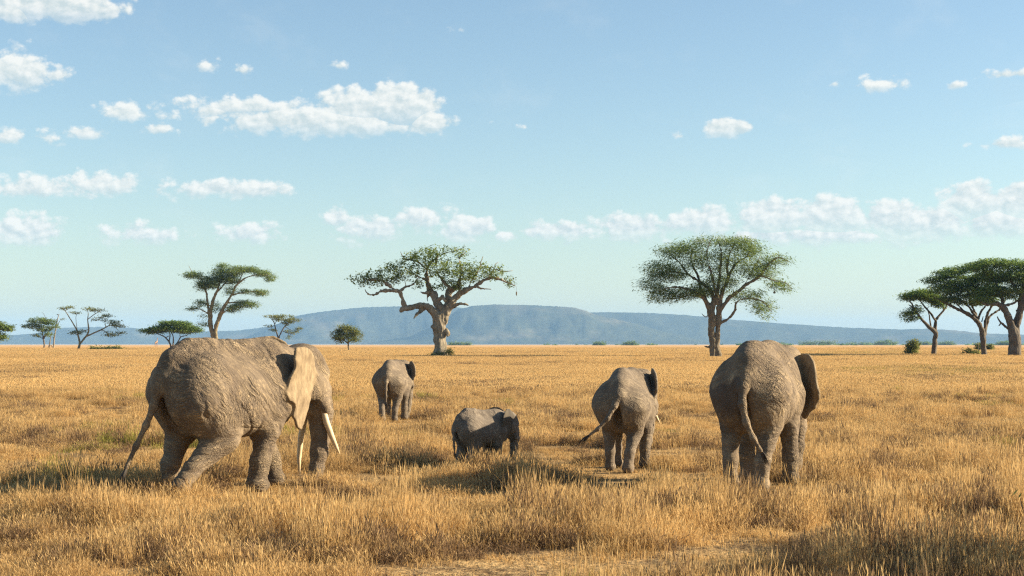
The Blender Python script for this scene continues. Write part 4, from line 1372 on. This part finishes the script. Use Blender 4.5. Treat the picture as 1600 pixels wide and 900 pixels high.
    e1 = rs.normal(0, .3, (n * per, 3)) * np.repeat(hh, per)[:, None]
    e2 = rs.normal(0, .3, (n * per, 3)) * np.repeat(hh, per)[:, None]
    fs = mesh_from("scrubland", np.stack([p - e1, p + e2, p + e1, p - e2], 1).reshape(-1, 3), np.arange(n * per * 4).reshape(-1, 4), lf_dark)
    at = fs.data.attributes.new('tint', 'FLOAT', 'POINT')
    at.data.foreach_set('value', np.repeat(rs.uniform(0, .6, n * per), 4).astype(np.float32))
    tag(fs, kind='stuff')
    # sedge patch
    shrub((165, 548), 10.0, (0, 0), row_dist(547.5), [[(-200, 5, 2), (-200, -20, 1)], [(200, 5, 2), (200, -25, 1)], [(0, 5, 2), (0, -20, 1)]], [(-120, -12, 160, 22, 40), (120, -14, 170, 28, 40)], 120, "low dark green sedge patch right of the thin open acacia", lf_rust, .22, per=14, spread=.8, seed=71)
    # unseen thorn bushes, placed beyond the right edge to shade corner and mid field
    for bx, by, hs, sd, lab in ((7.6, 16.1, 1.3, 90, "unseen grey-green thorn bush added outside the right edge to shade the near corner"), (16.4, 41.5, .95, 91, "unseen thorn bush added outside the right edge to shade the grass in mid field")):
        b = Tree((0, 0), 1.0, (0, 0), F, sd)
        b.o, b.d = (800 + bx / by * F, 0), by
        b.k = hs
        for a in range(7):
            th = a * .9
            b.limb([(0, 0, .05), (.5 * math.cos(th), -.9, .035), (1.1 * math.cos(th), -1.7, .015)], 0, 1.1 * math.sin(th), .1)
        b.crown([(0, -1.1, 1.35, .75, 1.1), (.4, -1.6, .9, .5, .8), (-.5, -.7, 1.0, .6, 1.0)], 420, twig_r=.012)
        b.build("unseen_thorn_bush", lab, "bush", bark_brown, lf_rust, dict(per=22, size=.035, spread=.34, flat=.8))
    # far giraffe
    D = 820.0
    k = D / F
    gx = (244 - 800) / F * D
    S = SDF((-1.3, -.6, -.1), (1.6, .6, 5.4), .06)
    S.chain([(-.7, 0, 2.2, .34), (0, 0, 2.45, .40), (.6, 0, 2.75, .42)], .2)
    S.chain([(.65, 0, 2.9, .30), (.95, 0, 3.8, .17), (1.12, 0, 4.6, .12)], .12)
    S.chain([(1.1, 0, 4.65, .15), (1.45, 0, 4.5, .08)], .06)
    for s in (-1, 1):
        S.chain([(.6, s * .18, 2.5, .2), (.62, s * .18, 1.3, .10), (.62, s * .18, .05, .08)], .08)
        S.chain([(-.7, s * .18, 2.1, .22), (-.75, s * .18, 1.25, .10), (-.72, s * .18, .05, .08)], .08)
        S.chain([(1.08, s * .05, 4.75, .035), (1.05, s * .06, 4.95, .035)], .03)
        S.chain([(1.02, s * .1, 4.7, .05), (.95, s * .28, 4.72, .03)], .03)
    S.chain([(-.95, 0, 2.2, .06), (-1.05, 0, 1.5, .04)], .05)
    V, Fc = S.mesh()
    gm = NT("giraffe_coat")
    tc = gm.node('ShaderNodeTexCoord')
    vo = gm.node('ShaderNodeTexVoronoi', feature='DISTANCE_TO_EDGE')
    gm.link(tc.outputs['Object'], vo.inputs['Vector'])
    vo.inputs['Scale'].default_value = 3
    gm.link(gm.mix(gm.maprange(vo.outputs['Distance'], .05, .09), (.38, .25, .14), (.20, .09, .04)), gm.bsdf.inputs['Base Color'])
    g = mesh_from("giraffe", V, Fc, gm.m, True)
    g.location = (gx, D, float(ground_z(gx, D)))
    g.rotation_euler = (0, 0, math.radians(60))
    tag(g, "tiny distant giraffe standing beneath the left tier of a small umbrella acacia", "giraffe")


if TREES:
    build_trees()


# ------------------------------------------------------------------ grass
def grass_material(name, lo, hi, tip, trans=.35):
    t = NT(name)
    a = t.node('ShaderNodeAttribute', attribute_name='tint', attribute_type='INSTANCER').outputs['Fac']
    h = t.node('ShaderNodeAttribute', attribute_name='hfrac').outputs['Fac']
    b = t.node('ShaderNodeAttribute', attribute_name='bl').outputs['Fac']
    col = t.mix(a, lo, hi)
    col = t.mix(t.math('MULTIPLY', b, .55), col, tip)
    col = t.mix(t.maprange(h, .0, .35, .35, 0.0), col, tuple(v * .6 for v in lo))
    dif = t.node('ShaderNodeBsdfDiffuse')
    trl = t.node('ShaderNodeBsdfTranslucent')
    t.link(col, dif.inputs[0])
    t.link(col, trl.inputs[0])
    m = t.node('ShaderNodeMixShader')
    m.inputs[0].default_value = trans
    t.link(dif.outputs[0], m.inputs[1])
    t.link(trl.outputs[0], m.inputs[2])
    t.link(m.outputs[0], t.out.inputs[0])
    return t.m


def tuft(name, coll, mat, nb, rad, h0, h1, w, lean, segs=3, heads=.4, seed=0, square=False):
    rs = np.random.default_rng(seed)
    V, Fc, hf, bl = [], [], [], []
    for i in range(nb):
        if square:
            r = np.array([rs.uniform(-rad, rad), rs.uniform(-rad, rad)])
        else:
            r = rs.normal(0, rad * .5, 2)
        h = rs.uniform(h0, h1)
        a = rs.uniform(0, 2 * math.pi)
        ln = abs(rs.normal(lean, lean * .6)) * h
        dx, dy = math.cos(a) * ln, math.sin(a) * ln
        f = rs.uniform(0, 2 * math.pi)
        ww = w * rs.uniform(.6, 1.3)
        px, py = math.cos(f) * ww, math.sin(f) * ww
        tone = rs.uniform(0, 1)
        base = len(V)
        head = rs.random() < heads
        for s in range(segs):
            u = s / segs
            x, y, z = r[0] + dx * u * u, r[1] + dy * u * u, h * (u - .18 * ln / h * u * u)
            k = 1 - .55 * u
            V += [(x - px * k, y - py * k, z - .02 * (s == 0)), (x + px * k, y + py * k, z - .02 * (s == 0))]
            hf += [u, u]
            bl += [tone, tone]
        V.append((r[0] + dx, r[1] + dy, h * (1 - .18 * ln / h)))
        hf.append(1)
        bl.append(tone)
        for s in range(segs - 1):
            q = base + 2 * s
            Fc.append((q, q + 1, q + 3, q + 2))
        q = base + 2 * (segs - 1)
        Fc.append((q, q + 1, q + 2))
        if head:      # a feathery seed head
            z1 = h * (1 - .18 * ln / h)
            b2 = len(V)
            hw = w * rs.uniform(1.3, 2.0)
            L = rs.uniform(.035, .08)
            ux, uy = dx / max(h, .1) * .8, dy / max(h, .1) * .8
            c = (r[0] + dx, r[1] + dy, z1)
            V += [(c[0] - ux * L, c[1] - uy * L, c[2] - L * .7), (c[0] + math.cos(f) * hw, c[1] + math.sin(f) * hw, c[2]), (c[0] + ux * L, c[1] + uy * L, c[2] + L * .7), (c[0] - math.cos(f) * hw, c[1] - math.sin(f) * hw, c[2])]
            hf += [1] * 4
            bl += [min(1, tone + .3)] * 4
            Fc.append((b2, b2 + 1, b2 + 2, b2 + 3))
    me = bpy.data.meshes.new(name)
    me.from_pydata(V, [], Fc)
    for nm, arr in (('hfrac', hf), ('bl', bl)):
        at = me.attributes.new(nm, 'FLOAT', 'POINT')
        at.data.foreach_set('value', np.array(arr, np.float32))
    me.materials.append(mat)
    o = bpy.data.objects.new(name, me)
    coll.objects.link(o)
    return o


def scatter(name, coll, P, idx, rz, sxy, sz, tint, label_kind='stuff'):
    n = len(P)
    me = bpy.data.meshes.new(name)
    me.vertices.add(n)
    me.vertices.foreach_set('co', P.astype(np.float32).ravel())
    at = me.attributes.new('idx', 'INT', 'POINT')
    at.data.foreach_set('value', idx.astype(np.int32))
    rot = np.zeros((n, 3), np.float32)
    rot[:, 2] = rz
    at = me.attributes.new('rot', 'FLOAT_VECTOR', 'POINT')
    at.data.foreach_set('vector', rot.ravel())
    s = np.stack([sxy, sxy, sz], 1).astype(np.float32)
    at = me.attributes.new('scl', 'FLOAT_VECTOR', 'POINT')
    at.data.foreach_set('vector', s.ravel())
    at = me.attributes.new('tint', 'FLOAT', 'POINT')
    at.data.foreach_set('value', tint.astype(np.float32))
    o = bpy.data.objects.new(name, me)
    COL.objects.link(o)
    ng = bpy.data.node_groups.new(name + "_scatter", 'GeometryNodeTree')
    ng.interface.new_socket('Geometry', in_out='INPUT', socket_type='NodeSocketGeometry')
    ng.interface.new_socket('Geometry', in_out='OUTPUT', socket_type='NodeSocketGeometry')
    N, L = ng.nodes, ng.links
    gi, go = N.new('NodeGroupInput'), N.new('NodeGroupOutput')
    ip = N.new('GeometryNodeInstanceOnPoints')
    ci = N.new('GeometryNodeCollectionInfo')
    ci.inputs[0].default_value = coll
    ci.inputs['Separate Children'].default_value = True
    ci.inputs['Reset Children'].default_value = True
    L.new(gi.outputs[0], ip.inputs['Points'])
    L.new(ci.outputs[0], ip.inputs['Instance'])
    ip.inputs['Pick Instance'].default_value = True

    def attr(nm, ty):
        a = N.new('GeometryNodeInputNamedAttribute')
        a.data_type = ty
        a.inputs['Name'].default_value = nm
        return a.outputs[0]
    L.new(attr('idx', 'INT'), ip.inputs['Instance Index'])
    e = N.new('FunctionNodeEulerToRotation')
    L.new(attr('rot', 'FLOAT_VECTOR'), e.inputs[0])
    L.new(e.outputs[0], ip.inputs['Rotation'])
    L.new(attr('scl', 'FLOAT_VECTOR'), ip.inputs['Scale'])
    L.new(ip.outputs[0], go.inputs[0])
    md = o.modifiers.new("scatter", 'NODES')
    md.node_group = ng
    tag(o, kind=label_kind)
    return o


# patches of taller / trampled grass, centred where they grow: (photo x, photo y of the ground, half width px, half height px, change)
GRASS_PATCHES = [
    (880, 822, 125, 18, .85), (1010, 818, 120, 18, .75), (1150, 822, 130, 18, .25), (1080, 812, 120, 16, .2), (1500, 790, 150, 26, .35), (1420, 872, 110, 24, .8), (1540, 884, 90, 26, .8), (1370, 868, 22, 20, .5),
    (120, 850, 170, 50, .25), (420, 850, 140, 26, .35), (330, 800, 300, 26, .0), (560, 840, 120, 40, .35), (600, 780, 200, 20, .15), (830, 760, 70, 10, .1),
    (170, 706, 32, 12, .5), (60, 690, 80, 10, .35), (865, 664, 26, 8, .7), (600, 722, 90, 10, .3), (1290, 700, 30, 9, .5), (1370, 745, 35, 9, .45), (1545, 690, 80, 16, .5), (1000, 700, 30, 8, .1), 
    (960, 878, 340, 20, -.8), (900, 896, 340, 14, -.6), (1150, 866, 120, 16, -.8), (980, 742, 160, 18, -.8), (1085, 712, 110, 14, -.6), (90, 740, 140, 18, -.75), (180, 715, 60, 12, -.5), (1190, 774, 115, 16, -.75), (975, 744, 75, 10, -.4), (970, 738, 70, 8, -.4), (350, 772, 170, 9, -.1), (765, 738, 85, 9, .45), (760, 736, 60, 8, -.2), (618, 660, 50, 8, -.4), (740, 800, 60, 20, -.35), (720, 840, 70, 22, -.7), (1330, 820, 60, 16, -.2), (1560, 836, 90, 10, -.7), (390, 772, 120, 8, -.35),
    (360, 862, 55, 10, -.6),
]


def lush(x, y):
    """relative height of the sward at a ground point (1 = ordinary)"""
    px = 800 + F * x / y
    py = HOR + (CAM_Z - ground_z(x, y)) * F / y
    g = .36 + 1.1 * sstep(.28, .72, fbm2(x / 3.2, y / 3.2, seed=60)) + .9 * (vnoise(x / .8, y / .8, seed=66) - .5)
    for cx, cy, rx, ry, a in GRASS_PATCHES:
        q = ((px - cx) / rx) ** 2 + ((py - cy) / ry) ** 2
        g = g + a * np.exp(-q * q * .8) * (.8 + .4 * vnoise(x / .7, y / .7, seed=67))
    return np.clip(g, .10, 1.8) * .74


def wedge(d0, d1, dens, rs, lo=-120, hi=1900):
    A = (hi - lo) / F * .5 * (d1 * d1 - d0 * d0)
    n = int(A * dens)
    d = np.sqrt(rs.uniform(d0 * d0, d1 * d1, n))
    px = rs.uniform(lo, hi, n)
    return (px - 800) / F * d, d


def build_grass():
    rs = np.random.default_rng(11)
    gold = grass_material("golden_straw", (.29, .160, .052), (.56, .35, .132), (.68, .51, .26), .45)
    brown = grass_material("brown_weed_and_shade", (.12, .072, .042), (.21, .135, .072), (.32, .22, .125), .3)
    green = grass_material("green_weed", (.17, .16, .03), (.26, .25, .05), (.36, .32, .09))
    c1 = bpy.data.collections.new("near_tufts")
    k = 0
    for i in range(8):
        tuft(f"tuft_{k:02d}", c1, gold, 84, .24, .14, .38, .0030, .30, 3, .5, seed=i)
        k += 1
    for i in range(3):     # short trodden grass
        tuft(f"tuft_{k:02d}", c1, gold, 70, .28, .03, .10, .0045, .7, 2, .0, seed=20 + i)
        k += 1
    for i in range(3):     # brown weeds, also set out to darken shaded spots
        tuft(f"tuft_{k:02d}", c1, brown, 70, .20, .12, .32, .0042, .35, 3, .5, seed=30 + i)
        k += 1
    for i in range(2):     # green
        tuft(f"tuft_{k:02d}", c1, green, 70, .20, .12, .32, .0042, .3, 3, .3, seed=40 + i)
        k += 1
    for i in range(2):     # a few long loose stalks
        tuft(f"tuft_{k:02d}", c1, gold, 5, .25, .4, .65, .0040, .45, 5, .9, seed=45 + i)
        k += 1
    xs, ys = [], []
    for d0, d1, dens in ((12, 24, 34), (24, 36, 26), (36, 52, 17), (52, 80, 9)):
        x, y = wedge(d0, d1, dens, rs)
        xs.append(x)
        ys.append(y)
    x, y = np.concatenate(xs), np.concatenate(ys)
    g = lush(x, y)
    n = len(x)
    keep = rs.random(n) < np.clip(-.02 + g * 1.35, .06, 1) * (.30 + .70 * sstep(.22, .55, vnoise(x / .42, y / .42, seed=70)))
    x, y, g = x[keep], y[keep], g[keep]
    n = len(x)
    idx = rs.integers(0, 8, n)
    short = g < .36
    idx[short] = 8 + rs.integers(0, 3, short.sum())
    px = 800 + F * x / y
    py = HOR + (CAM_Z - ground_z(x, y)) * F / y
    dk = np.zeros(n)  # dark clumps, and shade put into the colour with extra brown tufts
    for cx, cy, rx, ry in ((1500, 688, 120, 16), (1380, 745, 50, 9), (70, 688, 100, 9), (1290, 700, 36, 9), (175, 706, 36, 12), (865, 662, 32, 9), (880, 824, 130, 15), (600, 722, 100, 9), (1520, 800, 110, 22), (1450, 872, 130, 22), (360, 860, 70, 12), (1060, 655, 70, 7), (1300, 640, 60, 8), (420, 700, 70, 8)):
        dk += np.exp(-((px - cx) / rx) ** 2 - ((py - cy) / ry) ** 2)
    bw = (fbm2(x / 2.2, y / 2.2, seed=77, octv=3) > .53) & (rs.random(n) < .55) | (rs.random(n) < .05) | (rs.random(n) < dk * .8)
    idx[bw & ~short] = 11 + rs.integers(0, 3, (bw & ~short).sum())
    gr = (fbm2(x / 4, y / 4, seed=88, octv=2) > .74) & (rs.random(n) < .3)
    idx[gr & ~short] = 14 + rs.integers(0, 2, (gr & ~short).sum())
    st = (rs.random(n) < .012) & ~short
    idx[st] = 16 + rs.integers(0, 2, st.sum())
    grow = 1 + np.clip((y - 30) / 50, 0, .8) * .35
    sz = np.where(short, .8 + g, g * rs.uniform(.6, 1.2, n) * (1 + .7 * (rs.random(n) < .07)))
    sxy = rs.uniform(.85, 1.3, n) * grow
    tint = np.clip(-.1 + 1.2 * fbm2(x / 3, y / 3, seed=91) + rs.normal(0, .3, n), 0, 1)
    P = np.stack([x, y, ground_z(x, y)], 1)
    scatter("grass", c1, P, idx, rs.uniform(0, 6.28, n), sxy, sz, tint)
    nn = n
    # farther out: wider patches of the same grass
    c2 = bpy.data.collections.new("far_tufts")
    for i in range(6):
        tuft(f"patch_{i:02d}", c2, gold, 260, .85, .14, .36, .0085, .25, 2, .35, seed=60 + i, square=True)
    for i in range(2):
        tuft(f"patch_{6 + i:02d}", c2, brown, 150, .6, .12, .33, .010, .3, 2, .4, seed=70 + i)
    for i in range(2):
        tuft(f"patch_{8 + i:02d}", c2, green, 150, .7, .12, .30, .010, .3, 2, .3, seed=75 + i)
    xs, ys = [], []
    for d0, d1, dens in ((78, 140, 1.6), (140, 260, .8), (260, 480, .28)):
        x, y = wedge(d0, d1, dens, rs, -60, 1680)
        xs.append(x)
        ys.append(y)
    x, y = np.concatenate(xs), np.concatenate(ys)
    n = len(x)
    g = .6 + .8 * fbm2(x / 7, y / 14, seed=61)
    idx = rs.integers(0, 6, n)
    b = (fbm2(x / 9, y / 16, seed=78) > .62) & (rs.random(n) < .4) | (rs.random(n) < .012)
    idx[b] = 6 + rs.integers(0, 2, b.sum())
    px = 800 + F * x / y
    gp = (((px - 1440) / 130) ** 2 + ((y - 120) / 16) ** 2 < 1) & (rs.random(n) < .35) | (((px - 1360) / 90) ** 2 + ((y - 225) / 20) ** 2 < 1) & (rs.random(n) < .5)
    idx[gp] = 8 + rs.integers(0, 2, gp.sum())
    sxy = rs.uniform(.9, 1.4, n) * (1 + np.clip((y - 140) / 200, 0, 1.2))
    P = np.stack([x, y, ground_z(x, y)], 1)
    tint = np.clip(.3 + .6 * fbm2(x / 14, y / 30, seed=92) + rs.normal(0, .18, n), 0, 1)
    scatter("distant_grass", c2, P, idx, rs.uniform(0, 6.28, n), sxy, g, tint)
    print("grass instances", nn, n)


if GRASS:
    build_grass()
